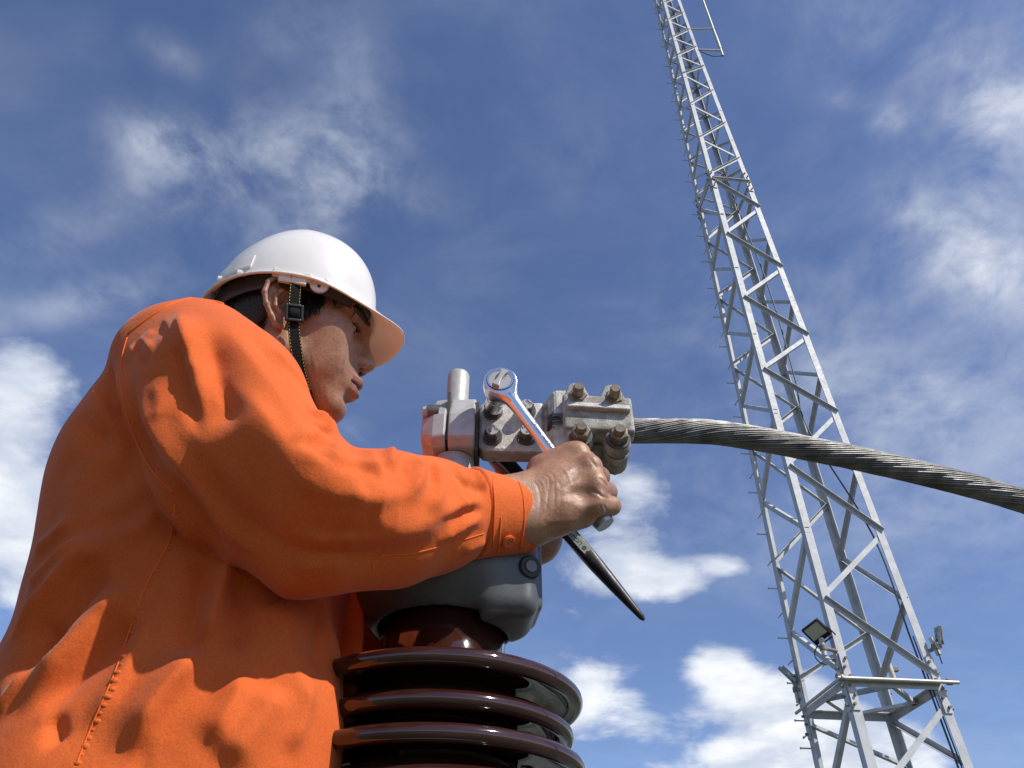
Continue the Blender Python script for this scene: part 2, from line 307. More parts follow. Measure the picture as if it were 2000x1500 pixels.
def ground_material():
    m = material('gravel_yard', (0.30, 0.28, 0.25), 0.95, bump=[(14, 0.6, 0.03)])
    nt = m.node_tree; N = nt.nodes; L = nt.links; p = N['Principled BSDF']
    tc = N.new('ShaderNodeTexCoord')
    vo = N.new('ShaderNodeTexVoronoi'); vo.inputs['Scale'].default_value = 28.0; L.new(tc.outputs['Object'], vo.inputs['Vector'])
    r1 = N.new('ShaderNodeValToRGB'); r1.color_ramp.elements[0].color = (0.035, 0.034, 0.03, 1); r1.color_ramp.elements[1].color = (0.20, 0.19, 0.165, 1)
    sp = N.new('ShaderNodeSeparateColor'); L.new(vo.outputs['Color'], sp.inputs[0]); L.new(sp.outputs[0], r1.inputs[0])
    no = N.new('ShaderNodeTexNoise'); no.inputs['Scale'].default_value = 0.55; no.inputs['Detail'].default_value = 6; L.new(tc.outputs['Object'], no.inputs['Vector'])
    mr = N.new('ShaderNodeMapRange'); mr.inputs['From Min'].default_value = 0.46; mr.inputs['From Max'].default_value = 0.58; L.new(no.outputs['Fac'], mr.inputs['Value'])
    mx = N.new('ShaderNodeMix'); mx.data_type = 'RGBA'; L.new(mr.outputs[0], mx.inputs[0]); L.new(r1.outputs[0], mx.inputs[6]); mx.inputs[7].default_value = (0.045, 0.065, 0.022, 1)
    L.new(mx.outputs[2], p.inputs['Base Color']); return m
M['ground'] = ground_material()

# ------------------------------------------------------------------ implicit-surface engine (smooth unions -> one closed mesh)
class Field:
    def __init__(s, lo, hi, h):
        s.lo = np.asarray(lo, float); s.h = h; s.n = np.ceil((np.asarray(hi)-s.lo)/h).astype(int)+1
        s.a = np.full(s.n, 0.05, np.float32); s.ax = [s.lo[i]+h*np.arange(s.n[i]) for i in range(3)]
    def _sub(s, lo, hi):
        i0 = np.clip(np.floor((np.asarray(lo)-s.lo)/s.h).astype(int), 0, s.n); i1 = np.clip(np.ceil((np.asarray(hi)-s.lo)/s.h).astype(int)+1, 0, s.n)
        sl = tuple(slice(a, b) for a, b in zip(i0, i1))
        if any(b <= a for a, b in zip(i0, i1)): return None, None
        X, Y, Z = np.meshgrid(*[s.ax[i][sl[i]] for i in range(3)], indexing='ij')
        return sl, np.stack([X, Y, Z], -1).astype(np.float32)
    def comb(s, sl, d, k, sub):
        a = s.a[sl]; d = d.astype(np.float32)
        if sub:
            h = np.clip(0.5-0.5*(a+d)/k, 0, 1); s.a[sl] = a*(1-h)-d*h+k*h*(1-h)
        else:
            h = np.clip(0.5+0.5*(a-d)/k, 0, 1); s.a[sl] = a*(1-h)+d*h-k*h*(1-h)
    def ell(s, c, r, R=None, k=0.01, sub=False):
        c = np.asarray(c, float); r = np.asarray(r, float); m = r.max()+k+0.02 if R is not None else r+k+0.02
        sl, P = s._sub(c-m, c+m)
        if sl is None: return s
        q = P-c.astype(np.float32)
        if R is not None: q = q@np.asarray(R, np.float32)
        k0 = np.linalg.norm(q/r.astype(np.float32), axis=-1); k1 = np.linalg.norm(q/(r*r).astype(np.float32), axis=-1)+1e-9
        s.comb(sl, k0*(k0-1)/k1, k, sub); return s
    def cone(s, a, b, ra, rb=None, k=0.01, sub=False, flat=None):
        a = np.asarray(a, float); b = np.asarray(b, float); rb = ra if rb is None else rb; m = max(ra, rb)+k+0.02
        if flat is not None: m *= 1.6
        sl, P = s._sub(np.minimum(a, b)-m, np.maximum(a, b)+m)
        if sl is None: return s
        q = P-a.astype(np.float32); d = (b-a).astype(np.float32)
        if flat is not None:
            ax, f = np.asarray(flat[0], np.float32), flat[1]; ax = ax/np.linalg.norm(ax)
            q = q+(q@ax)[..., None]*ax*(1/f-1); d = d+(d@ax)*ax*(1/f-1)
        t = np.clip((q@d)/max(float(d@d), 1e-12), 0, 1)
        dist = np.linalg.norm(q-t[..., None]*d, axis=-1)-(ra+(rb-ra)*t)
        if flat is not None: dist = dist*min(1.0, flat[1])
        s.comb(sl, dist, k, sub); return s
    def plate(s, caps, y0, y1, k2=0.006, k=0.003, r=0.0015):
        """flat piece between y0 and y1 whose outline in x-z is the blend of 2-D capsules (x0, z0, x1, z1, radius)"""
        C = np.array([[min(c[0], c[2])-c[4], min(c[1], c[3])-c[4], max(c[0], c[2])+c[4], max(c[1], c[3])+c[4]] for c in caps]); m = 0.012
        sl, P = s._sub((C[:, 0].min()-m, y0-m, C[:, 1].min()-m), (C[:, 2].max()+m, y1+m, C[:, 3].max()+m))
        if sl is None: return s
        X, Y, Z = P[..., 0], P[..., 1], P[..., 2]; d2 = None
        for x0, z0, x1, z1, rr in caps:
            dx, dz = x1-x0, z1-z0; t = np.clip(((X-x0)*dx+(Z-z0)*dz)/max(dx*dx+dz*dz, 1e-12), 0, 1); d = np.hypot(X-x0-t*dx, Z-z0-t*dz)-rr
            if d2 is None: d2 = d
            else: h = np.clip(0.5+0.5*(d2-d)/k2, 0, 1); d2 = d2*(1-h)+d*h-k2*h*(1-h)
        a = d2+r; b = np.abs(Y-(y0+y1)/2)-(y1-y0)/2+r
        s.comb(sl, np.hypot(np.maximum(a, 0), np.maximum(b, 0))+np.minimum(np.maximum(a, b), 0)-r, k, False); return s
    def chain(s, pts, rad, k=0.01, sub=False, flat=None):
        for i in range(len(pts)-1): s.cone(pts[i], pts[i+1], rad[i], rad[i+1], k if i == 0 else min(k, 0.006), sub, flat)
        return s
    def mesh(s):
        V = s.a; ins = V < 0; n = np.array(V.shape)
        cnt = np.zeros(n-1, np.int8); cor = [(i, j, k) for i in (0, 1) for j in (0, 1) for k in (0, 1)]
        for i, j, k in cor: cnt += ins[i:n[0]-1+i, j:n[1]-1+j, k:n[2]-1+k]
        act = (cnt > 0) & (cnt < 8); idx = np.argwhere(act); ids = np.full(n-1, -1, np.int32); ids[act] = np.arange(len(idx))
        pos = np.zeros((len(idx), 3)); c = np.zeros(len(idx))
        for a in cor:
            for ax in range(3):
                if a[ax]: continue
                b = list(a); b[ax] = 1
                va = V[tuple((idx+np.array(a)).T)]; vb = V[tuple((idx+np.array(b)).T)]; m = (va < 0) != (vb < 0)
                t = np.where(m, va/np.where(m, va-vb, 1), 0); p = np.tile(np.array(a, float), (len(idx), 1)); p[:, ax] += t
                pos += p*m[:, None]; c += m
        verts = s.lo+s.h*(idx+pos/c[:, None]); F = []
        for ax in range(3):
            u, w = (ax+1) % 3, (ax+2) % 3
            A = np.take(ins, np.arange(n[ax]-1), ax); B = np.take(ins, np.arange(1, n[ax]), ax); e = np.argwhere(A != B)
            e = e[(e[:, u] > 0) & (e[:, w] > 0) & (e[:, u] < n[u]-1) & (e[:, w] < n[w]-1)]
            fl = A[tuple(e.T)]; q = []
            for du, dw in ((-1, -1), (0, -1), (0, 0), (-1, 0)):
                o = e.copy(); o[:, u] += du; o[:, w] += dw; q.append(ids[tuple(o.T)])
            q = np.stack(q, 1); q[~fl] = q[~fl][:, ::-1]; F.append(q)
        return verts, np.vstack(F)
def vert_normals(v, f):
    n = np.zeros_like(v); fn = np.cross(v[f[:, 2]]-v[f[:, 0]], v[f[:, 3]]-v[f[:, 1]])
    for k in range(4): np.add.at(n, f[:, k], fn)
    return n/(np.linalg.norm(n, axis=1)[:, None]+1e-12)
def relax(v, f, it=1, lam=0.5):
    for _ in range(it):
        s = np.zeros_like(v); c = np.zeros(len(v))
        for k in range(4):
            np.add.at(s, f[:, k], v[f[:, (k+1) % 4]]); np.add.at(s, f[:, k], v[f[:, (k+3) % 4]]); np.add.at(c, f[:, k], 2)
        v = v*(1-lam)+lam*s/c[:, None]
    return v
def bvh_of(v, f): return BVHTree.FromPolygons([tuple(x) for x in v], [tuple(int(i) for i in q) for q in f])
def cast(bvh, px, py):
    hit = bvh.ray_cast(Vector((0, 0, 0)), Vector(unit(ray_dir(px, py))))
    return (np.array(hit[0]), np.array(hit[1])) if hit[0] is not None else (None, None)
def on_surface(bvh, pts, n):
    """a line seen in the photograph, laid on the surface it runs over; stray hits on something farther off are dropped"""
    P = []; Nn = []
    for x, y in spline([(a, b, 0) for a, b in pts], n)[:, :2]:
        p, q = cast(bvh, x, y)
        if p is not None and (not P or np.linalg.norm(p-P[-1]) < 0.09): P.append(p); Nn.append(q)
    return (np.array(P), np.array(Nn)) if len(P) > 2 else (None, None)
def fold(v, nrm, out, bvh, pts, h, wl, wr, n=22, t0=0.3, t1=0.3):
    """raise (or sink) a ridge along the line: h high, wl / wr wide on its left / right side going along it"""
    P, Nn = on_surface(bvh, pts, n)
    if P is None: return
    m = 3*max(wl, wr); box = np.all((v > P.min(0)-m) & (v < P.max(0)+m), axis=1); ii = np.nonzero(box)[0]
    if len(ii) == 0: return
    q = v[ii]; best = np.full(len(ii), 1e9); sgn = np.zeros(len(ii)); tt = np.zeros(len(ii)); nd = np.zeros(len(ii)); L = len(P)-1
    for i in range(L):
        a, d = P[i], P[i+1]-P[i]; t = np.clip(((q-a)@d)/max(d@d, 1e-12), 0, 1); e = q-a-t[:, None]*d; dist = np.linalg.norm(e, axis=1)
        b = dist < best; best = np.where(b, dist, best); tt = np.where(b, (i+t)/L, tt)
        sgn = np.where(b, e@np.cross(Nn[i], d), sgn); nd = np.where(b, nrm[ii]@Nn[i], nd)
    w = np.where(sgn > 0, wl, wr); g = h*(0.6*np.exp(-(best/w)**2)+0.4*np.exp(-best/(0.75*w)))*np.clip((nd+0.1)/0.5, 0, 1)
    sm = lambda x: np.clip(x, 0, 1)**2*(3-2*np.clip(x, 0, 1))
    out[ii] += g*(sm(tt/t0) if t0 > 0 else 1)*(sm((1-tt)/t1) if t1 > 0 else 1)

# ------------------------------------------------------------------ the setting: gravel yard
g = MB(); NG = 40; S = 900.0
gv = [(-S+2*S*i/NG, -S+2*S*j/NG, GROUND) for j in range(NG+1) for i in range(NG+1)]
gf = [(j*(NG+1)+i, j*(NG+1)+i+1, (j+1)*(NG+1)+i+1, (j+1)*(NG+1)+i) for j in range(NG) for i in range(NG)]
ground = obj('ground', gv, gf, M['ground'], smooth=False); ground['kind'] = 'structure'; ground['label'] = 'gravel yard with patches of grass'

# ------------------------------------------------------------------ lattice tower
TC = np.array([4.147, 9.17]); TROT = math.radians(6.5); PLAT = 2.9; SPL = 12.45
tower = empty('lattice_tower', (TC[0], TC[1], GROUND), 'tall galvanised steel lattice tower with step pegs rising into the blue sky', 'tower')
def side(z): return float(np.interp(z, [-0.85, 2.9, 12.45, 19.9, 34.0], [1.268, 1.13, 0.79, 0.48, 0.12]))
EX = np.array([math.cos(TROT), math.sin(TROT), 0]); EY = np.array([-math.sin(TROT), math.cos(TROT), 0]); EZ = np.array([0, 0, 1.0])
SGN = {'A': (-1, 1), 'B': (-1, -1), 'C': (1, -1), 'D': (1, 1)}
def leg_pt(k, z):
    s = side(z)/2; a, b = SGN[k]; return np.array([TC[0], TC[1], z])+EX*a*s+EY*b*s
def leg_at(k, py):
    lo, hi = -0.8, 30.0
    for _ in range(50):
        m = (lo+hi)/2
        if project(leg_pt(k, m))[1] > py: lo = m
        else: hi = m
    return leg_pt(k, (lo+hi)/2)
def angle_bar(p0, p1, d1, d2, w1, w2, t):
    """steel angle: flange w1 along d1, flange w2 along d2, heel on the line p0-p1"""
    a = unit(np.asarray(p1)-np.asarray(p0)); d1 = unit(np.asarray(d1)-a*(np.asarray(d1)@a)); d2 = np.asarray(d2)-a*(np.asarray(d2)@a); d2 = unit(d2-d1*(d2@d1))
    poly = [(0, 0), (w1, 0), (w1, t), (t, t), (t, w2), (0, w2)]
    return MB().prism(poly, p0, d1, d2, np.asarray(p1)-np.asarray(p0))
cuts = [(-0.85, 2.9, 0.105), (2.9, 12.45, 0.098), (12.45, 18.2, 0.085), (18.2, 33.0, 0.075)]
for k in 'ABCD':
    a, b = SGN[k]
    for z0, z1, w in cuts:
        angle_bar(leg_pt(k, z0), leg_pt(k, z1), -EX*a, -EY*b, w, w, 0.011).build('leg', M['galv'], tower, smooth=False)
    for z0 in (2.9, 12.45):                                             # splice plates, proud of the leg, with bolt heads
        for d, nrm in ((-EX*a, EY*b), (-EY*b, EX*a)):
            m = MB(); ax = unit(leg_pt(k, z0+0.3)-leg_pt(k, z0-0.3)); c = leg_pt(k, z0+0.02)+d*0.048+nrm*0.009
            R = np.column_stack([d, nrm, ax]); m.box(c, (0.085, 0.012, 0.62), R); pl = m.build('splice_plate', M['galv'], tower, smooth=False)
            for j in range(6):
                q = c+ax*(-0.25+0.1*j)+d*(0.018 if j % 2 else -0.018)+nrm*0.006
                MB().cyl(q, q+nrm*0.03, 0.016, n=6).build('bolt', M['rust'], pl, smooth=False)
def brace(pa, pb, out, w=0.055, w2=0.05, t=0.006, inset=0.012, up=True, hood=False):
    pa = np.asarray(pa)-out*inset; pb = np.asarray(pb)-out*inset; a = unit(pb-pa)
    v = np.cross(out, a); v = v if (v[2] > 0) == up else -v
    if hood:                                                            # flange turned outwards along the upper edge: shades its own face
        v = v if v[2] > 0 else -v
        return angle_bar(pa+a*0.02+v*w/2, pb-a*0.02+v*w/2, -v, out, w, w2, t).build('brace', M['galv'], tower, smooth=False)
    return angle_bar(pa+a*0.02-v*w/2, pb-a*0.02-v*w/2, v, -out, w, w2, t).build('brace', M['galv'], tower, smooth=False)
FACES = {'BC': -EY, 'AB': -EX, 'CD': EX, 'DA': EY}
BC = [('B', 1560), ('C', 1372), None, ('C', 1325), ('B', 1166), ('C', 1040), ('B', 908), ('C', 807), ('B', 720), ('C', 656), ('B', 579), ('C', 523), ('B', 455), ('C', 406), ('B', 350), None,
      ('B', 339), ('C', 308), ('B', 269), ('C', 239), ('B', 203), ('C', 176), ('B', 144), ('C', 129), ('B', 108), ('C', 91), ('B', 73), ('C', 57), ('B', 39), ('C', 25), ('B', 6), ('C', -6), ('B', -26), ('C', -38), ('B', -58)]
AB = [('A', 1585), ('B', 1352), None, ('B', 1318), ('A', 1232), ('B', 1034), ('A', 980), ('B', 803), ('A', 792), ('B', 655), ('A', 650), ('B', 525), ('A', 526), ('B', 420), ('A', 408), None,
      ('A', 408), ('B', 335), ('A', 350), ('B', 262), ('A', 280), ('B', 205), ('A', 216), ('B', 152), ('A', 168), ('B', 112), ('A', 128), ('B', 80), ('A', 96), ('B', 45), ('A', 60), ('B', 14), ('A', 28), ('B', -20), ('A', -4)]
DA = [('D', 1500), ('A', 1413), None, ('A', 1330), ('D', 1240), ('A', 1103), ('D', 988), ('A', 876), ('D', 800), ('A', 717), ('D', 657), ('A', 582), ('D', 530), ('A', 472), ('D', 418), None,
      ('D', 410), ('A', 385), ('D', 342), ('A', 318), ('D', 282), ('A', 258), ('D', 228), ('A', 206), ('D', 178), ('A', 160), ('D', 138), ('A', 120), ('D', 102), ('A', 84), ('D', 66), ('A', 48), ('D', 30), ('A', 14), ('D', -4)]
CD = [('C', 1495), ('D', 1407), None, ('D', 1340), ('C', 1172), ('D', 1088), ('C', 918), ('D', 880), ('C', 733), ('D', 727), ('C', 590), ('D', 590), ('C', 467), ('D', 472), ('C', 380), None,
      ('D', 405), ('C', 330), ('D', 352), ('C', 275), ('D', 290), ('C', 218), ('D', 232), ('C', 160), ('D', 176), ('C', 112), ('D', 132), ('C', 78), ('D', 92), ('C', 45), ('D', 60), ('C', 12), ('D', 28)]
for name, seq in (('BC', BC), ('AB', AB), ('DA', DA), ('CD', CD)):
    for i in range(len(seq)-1):
        if seq[i] is None or seq[i+1] is None: continue
        pa = leg_at(*seq[i]); pb = leg_at(*seq[i+1]); hi = min(pa[2], pb[2])
        w = 0.062 if hi < 12 else 0.048
        brace(pa, pb, FACES[name], w=w, w2=w*0.9, inset=0.012+0.004*(i % 2), up=(i % 2 == 0), hood=(name == 'BC' and (i % 2 == 1) == (i < 15)))
corner = {z: [leg_pt(k, z) for k in 'ABCD'] for z in (PLAT, SPL)}
for z, w in ((PLAT, 0.085), (SPL, 0.048)):                                # horizontal frames with diamond plan bracing
    P = corner[z]; mid = []
    for i in range(4):
        a, b = P[i], P[(i+1) % 4]; out = unit(np.cross(b-a, EZ))
        out = out if (a-np.array([TC[0], TC[1], z]))@out > 0 else -out
        brace(a, b, out, w=w, w2=w*0.9, t=0.008, inset=-0.012, up=False, hood=(i == 1)); mid.append((a+b)/2)
    for i in range(4 if z == PLAT else 0):
        a, b = mid[i], mid[(i+1) % 4]; d = unit(b-a)
        angle_bar(a-d*0.02-EZ*0.02, b+d*0.02-EZ*0.02, EZ, np.cross(EZ, d), 0.05, 0.05, 0.006).build('plan_brace', M['galv'], tower, smooth=False)
def pipe(a, b, r, mat='pipe', name='pipe', parent=tower, n=12):
    return MB().cyl(a, b, r, n=n).build(name, M[mat], parent, sharp=40)
B0, C0 = leg_pt('B', PLAT), leg_pt('C', PLAT)
pipe(B0-EX*0.12-EY*0.09+EZ*0.02, C0+EX*0.14-EY*0.09+EZ*0.02, 0.02, name='front_rail')
A0 = leg_pt('A', PLAT); pipe(A0-EX*0.07+EY*0.05+EZ*0.03, B0-EX*0.07-EY*0.12+EZ*0.03, 0.018, name='side_rail')
for p in (B0-EX*0.06-EY*0.07, C0+EX*0.05-EY*0.07, B0-EX*0.03+EY*0.03+EZ*0.05):
    m = MB(); m.box(p+EZ*0.03, (0.07, 0.05, 0.06), np.column_stack([EX, EY, EZ])); m.cyl(p+EZ*0.02-EX*0.05, p+EZ*0.02+EX*0.05, 0.014, n=8); m.build('pipe_clamp', M['rust'], tower, smooth=False, bevel=0.006)
# step pegs up the far left leg, pointing left and (smaller in view) away by turns
pegs = [1462, 1408, 1335, 1247, 1150, 1044, 963, 887, 815, 749, 678, 620, 564, 512, 462, 420, 356, 314, 273, 235, 199, 163, 130, 92, 58, 26, -4]
peg_m = None
for i, py in enumerate(pegs):
    p = leg_at('A', py)
    for d, dz in ((-EX, 0.0), (EY, 0.5)):
        if dz: p = (leg_at('A', py)+leg_at('A', pegs[min(i+1, len(pegs)-1)]))/2
        m = MB().cyl((0, 0, 0), (0.125, 0, 0), 0.009, n=8, prof=[(0, 0.009), (0.93, 0.009), (0.935, 0.015), (1, 0.015)])
        if peg_m is None: peg_m = m.build('step_peg', M['galv'], tower, smooth=False); o = peg_m
        else: o = peg_m.copy(); SC.collection.objects.link(o)
        o.matrix_basis = Matrix.Translation(Vector(p+d*0.004))@Vector((1, 0, 0)).rotation_difference(Vector(d)).to_matrix().to_4x4()
# cables down the front right leg
for off, r, pys in ((0.10, 0.011, (-10, 300, 520, 700, 806, 1040, 1240, 1400, 1620)), (0.06, 0.008, (1240, 1330, 1420, 1520, 1640))):
    P = []
    for i, py in enumerate(pys):
        p = leg_at('C', py); s = side(p[2]); f = (0.16+0.10*math.sin(i*2.1)) if py < 1040 else 0.04
        P.append(p-EX*(off+s*f*0.8)+EY*(0.05+s*0.35*(py < 1000)))
    MB().tube(spline(P, 60), r, n=8).build('cable', M['cable_jacket'], tower)
# stand-off bracket with a pole near the top
z1, z2 = 17.35, 19.2
pa = leg_at('C', 97); pb = leg_at('C', 57)
tip1 = at_z(1408, 99, pa[2]); tip2 = at_z(1394, 56, pb[2])
frame_o = empty('antenna_bracket', pa, 'stand-off bracket with a vertical pipe near the top of the lattice tower', 'bracket')
pipe(pa, tip1, 0.022, name='lower_arm', parent=frame_o); pipe(pb, tip2, 0.02, name='upper_arm', parent=frame_o)
dpole = np.array([0, 0, 1.0]); pipe(tip1-dpole*0.25, tip1+dpole*9.0, 0.03, name='pole', parent=frame_o)
pipe(tip1+dpole*0.1, tip1+dpole*0.7, 0.036, name='pole_clamp', parent=frame_o)
MB().tube(spline([pa+np.array([0.0, 0, -0.05]), (pa+tip1)/2-EZ*0.28, tip1-EZ*0.25], 20), 0.012, n=6).build('cable_loop', M['cable_jacket'], frame_o)

# ------------------------------------------------------------------ floodlights clamped to the tower legs
def floodlight(p_leg, face, upv, size, mat, label, pipe_from, pipe_to, head, pf=True):
    o = empty('floodlight', pipe_from, label, 'floodlight', 'floodlights clamped to the tower legs')
    MB().cyl(pipe_from, pipe_to, 0.03, n=14).build('mounting_pipe', M['pipe'], o, sharp=40)
    f = unit(face); u = unit(np.asarray(upv)-f*(np.asarray(upv)@f)); r = np.cross(u, f); R = np.column_stack([r, f, u]); w, h = size
    m = MB(); m.box(head, (w, 0.035, h), R)
    for s, a in ((-1, 0), (1, 0), (-1, 1), (1, 1)):                     # raised rim round the glass
        if a == 0: m.box(head+r*s*(w/2-0.008)+f*0.024, (0.016, 0.014, h), R)
        else: m.box(head+u*s*(h/2-0.008)+f*0.0245, (w-0.034, 0.013, 0.016), R)
    for j in range(5): m.box(head-f*0.035+r*(-w/2+w*(j+0.5)/5), (0.008, 0.035, h*0.8), R)
    body = m.build('housing', mat, o, smooth=False, bevel=0.004)
    MB().box(head+f*0.021+u*h*0.08, (w-0.04, 0.006, h*0.72), R).build('glass', M['lens'], o, smooth=False)
    m = MB(); m.box(head-u*(h/2+0.035)-f*0.01, (w*0.75, 0.03, 0.012), R)
    for s in (-1, 1): m.box(head+r*s*(w/2+0.008)-u*(h/2-0.02)-f*0.01, (0.008, 0.03, 0.13), R)
    m.build('bracket', mat, o, smooth=False, bevel=0.003)
    c = np.asarray(pipe_from)*0.55+np.asarray(pipe_to)*0.45; d = unit(np.asarray(p_leg)-c)
    m = MB(); m.cyl(c, np.asarray(p_leg), 0.022, n=8); m.cyl(c-EZ*0.03, c+EZ*0.03, 0.042, n=12); m.build('clamp', M['rust'], o, smooth=False, bevel=0.004)
    q = np.asarray(pipe_from); MB().tube(spline([head-u*h*0.4-f*0.05, q-r*0.12+EZ*0.1, q-r*0.09-EZ*0.02, q-EZ*0.1], 20), 0.007, n=6).build('cable', M['cable_jacket'], o)
    return o
pB = leg_at('B', 1265); yB = pB[1]-0.05
floodlight(leg_at('B', 1272), (-0.45, -0.55, -0.72), (-0.45, 0, 1), (0.24, 0.22), M['black_plastic'], 'black square floodlight on a short pipe left of the near tower leg',
           at_y(1611, 1281, yB), at_y(1604, 1247, yB), at_y(1595, 1233, yB))
pC = leg_at('C', 1270); yC = pC[1]-0.04
floodlight(leg_at('C', 1272), (0.86, -0.45, -0.22), (-0.15, 0, 1), (0.17, 0.17), M['lamp_grey'], 'grey floodlight turned to the right on the right tower leg',
           at_y(1834, 1279, yC), at_y(1818, 1246, yC), at_y(1836, 1240, yC))
pA = leg_at('A', 1340); yA = pA[1]+0.03
floodlight(leg_at('A', 1342), (-0.72, 0.45, -0.6), (-0.3, 0, 1), (0.22, 0.2), M['lamp_grey'], 'dark floodlight seen from behind on the far left tower leg',
           at_y(1560, 1372, yA), at_y(1549, 1318, yA), at_y(1537, 1317, yA))
pD = leg_at('D', 1330)
lamp_stub = empty('mounting_bracket', pD, 'empty pipe stub clamped to the rear tower leg', 'pipe bracket')
pipe(at_y(1747, 1330, pD[1]-0.06), at_y(1735, 1296, pD[1]-0.06), 0.035, name='pipe_stub', parent=lamp_stub)
m = MB(); q = at_y(1742, 1308, pD[1]-0.05); m.box(q, (0.14, 0.06, 0.05)); m.cyl(q-EX*0.09, q+EX*0.09, 0.016, n=8); m.build('clamp', M['rust'], lamp_stub, smooth=False, bevel=0.006)

# ------------------------------------------------------------------ bushing: brown porcelain sheds under a grey cap and an aluminium stud
AX = np.array([-0.073, 0.80, 0.0])
bush = empty('insulator_bushing', (AX[0], AX[1], GROUND), 'brown glazed porcelain bushing with stacked sheds and a grey painted top cap', 'insulator')
MB().lathe([(0.30, GROUND), (0.30, GROUND+0.30), (0.29, GROUND+0.31)], AX, 48).build('plinth', M['concrete'], bush, sharp=40)
MB().lathe([(0.15, GROUND+0.31), (0.15, GROUND+0.34), (0.10, GROUND+0.36), (0.10, GROUND+0.45)], AX, 48).build('base_flange', M['cap_paint'], bush, sharp=40)
MB().lathe([(0.0785, GROUND+0.45), (0.0785, 0.225), (0.076, 0.250), (0.069, 0.268), (0.0655, 0.280), (0.0655, 0.345)], AX, 128).build('porcelain_core', M['porcelain'], bush)
shed_z = [0.2495, 0.2165, 0.1865, 0.1575]
while shed_z[-1] > -0.36: shed_z.append(shed_z[-1]-0.03)
for i, z in enumerate(shed_z):
    R = 0.1440 if i % 2 == 0 else 0.1340
    pr = [(0.0770, z+0.022), (0.095, z+0.0195), (0.118, z+0.0125), (R-0.014, z+0.0075)]
    for a in range(75, -181, -18): pr.append((R-0.0080+0.0080*math.cos(math.radians(a)), z+0.0080*math.sin(math.radians(a))-0.0010))
    pr += [(R-0.022, z+0.0012), (0.118, z+0.0055), (0.096, z+0.0085), (0.082, z+0.006), (0.0770, z-0.001)]
    MB().lathe(pr, AX, 128).build('shed', M['porcelain'], bush)
def slab(F, lo, hi, r=0.004, k=0.004, droop=0.0, x_ref=0.0, R=None):   # rounded box, optionally turned about its centre
    lo = np.asarray(lo, float); hi = np.asarray(hi, float); c = (lo+hi)/2; h = (hi-lo)/2-r; m_ = np.linalg.norm(h)+r+0.02+k if R is not None else h+r+0.02+k
    sl, P = F._sub(c-m_, c+m_)
    if sl is None: return
    q = P-c.astype(np.float32)
    if droop: q[..., 2] -= (droop*(P[..., 0]-x_ref)).astype(np.float32)
    if R is not None: q = q@np.asarray(R, np.float32)
    q = np.abs(q)-h.astype(np.float32)
    F.comb(sl, np.linalg.norm(np.maximum(q, 0), axis=-1)+np.minimum(q.max(-1), 0)-r, k, False)
def rotz(a): a = math.radians(a); return np.array([[math.cos(a), -math.sin(a), 0], [math.sin(a), math.cos(a), 0], [0, 0, 1]])
# cap: bell over the neck with a flat-sided terminal box grown onto its right side
F = Field(AX+np.array([-0.125, -0.125, 0.285]), AX+np.array([0.15, 0.125, 0.49]), 0.0024)
F.ell(AX+np.array([0, 0, 0.385]), (0.1005, 0.1005, 0.090), k=0.004)
F.cone(AX+np.array([0, 0, 0.44]), AX+np.array([0, 0, 0.462]), 0.036, 0.026, 0.02)
slab(F, AX+np.array([0.030, -0.074, 0.316]), AX+np.array([0.097, 0.006, 0.446]), r=0.017, k=0.022, R=rotz(8))
slab(F, AX+np.array([0.090, -0.055, 0.328]), AX+np.array([0.1015, 0.000, 0.432]), r=0.004, k=0.003, R=rotz(8))
sl, P = F._sub(AX+np.array([-0.12, -0.12, 0.27]), AX+np.array([0.12, 0.12, 0.352])); rr_ = np.linalg.norm(P[..., :2]-AX[:2].astype(np.float32), axis=-1)
F.comb(sl, np.maximum(rr_-0.0695, P[..., 2]-0.345), 0.003, True)          # room for the porcelain neck
F.comb(sl, np.maximum(P[..., 2]-0.3225, np.maximum(rr_-0.105, P[..., 0]-(AX[0]+0.040))), 0.003, True)
v, f = F.mesh(); v = relax(v, f, 2); cap = obj('cap', v, f, M['cap_paint'], bush)
b = bvh_of(v, f); hp, hn = cast(b, 1035, 1108)
if hp is not None:
    hn = unit(hn*0.6+np.array([0.1, -1, -0.2])*0.4)
    MB().cyl(hp-hn*0.004, hp+hn*0.003, 0.0125, n=28, prof=[(0, 0.0125), (0.8, 0.0125), (1, 0.011)]).build('bolt_seal', M['rubber'], cap, sharp=40)
    MB().cyl(hp-hn*0.003, hp+hn*0.0045, 0.0068, n=24, prof=[(0, 0.0068), (0.85, 0.0068), (1, 0.006)]).build('plug_bolt', M['plug'], cap, sharp=40)
MB().cyl(AX+np.array([0, 0, 0.455]), AX+np.array([0, 0, 0.5440]), 0.0255, n=48, prof=[(0, 0.0255), (0.98, 0.0255), (1, 0.0245)]).build('lower_stud', M['mach_alu'], bush, sharp=40)
MB().cyl(AX+np.array([0, 0, 0.5435]), AX+np.array([0, 0, 0.688]), 0.0148, n=40, prof=[(0, 0.0148), (0.975, 0.0148), (1, 0.0132)]).build('terminal_stud', M['mach_alu'], bush, sharp=40)

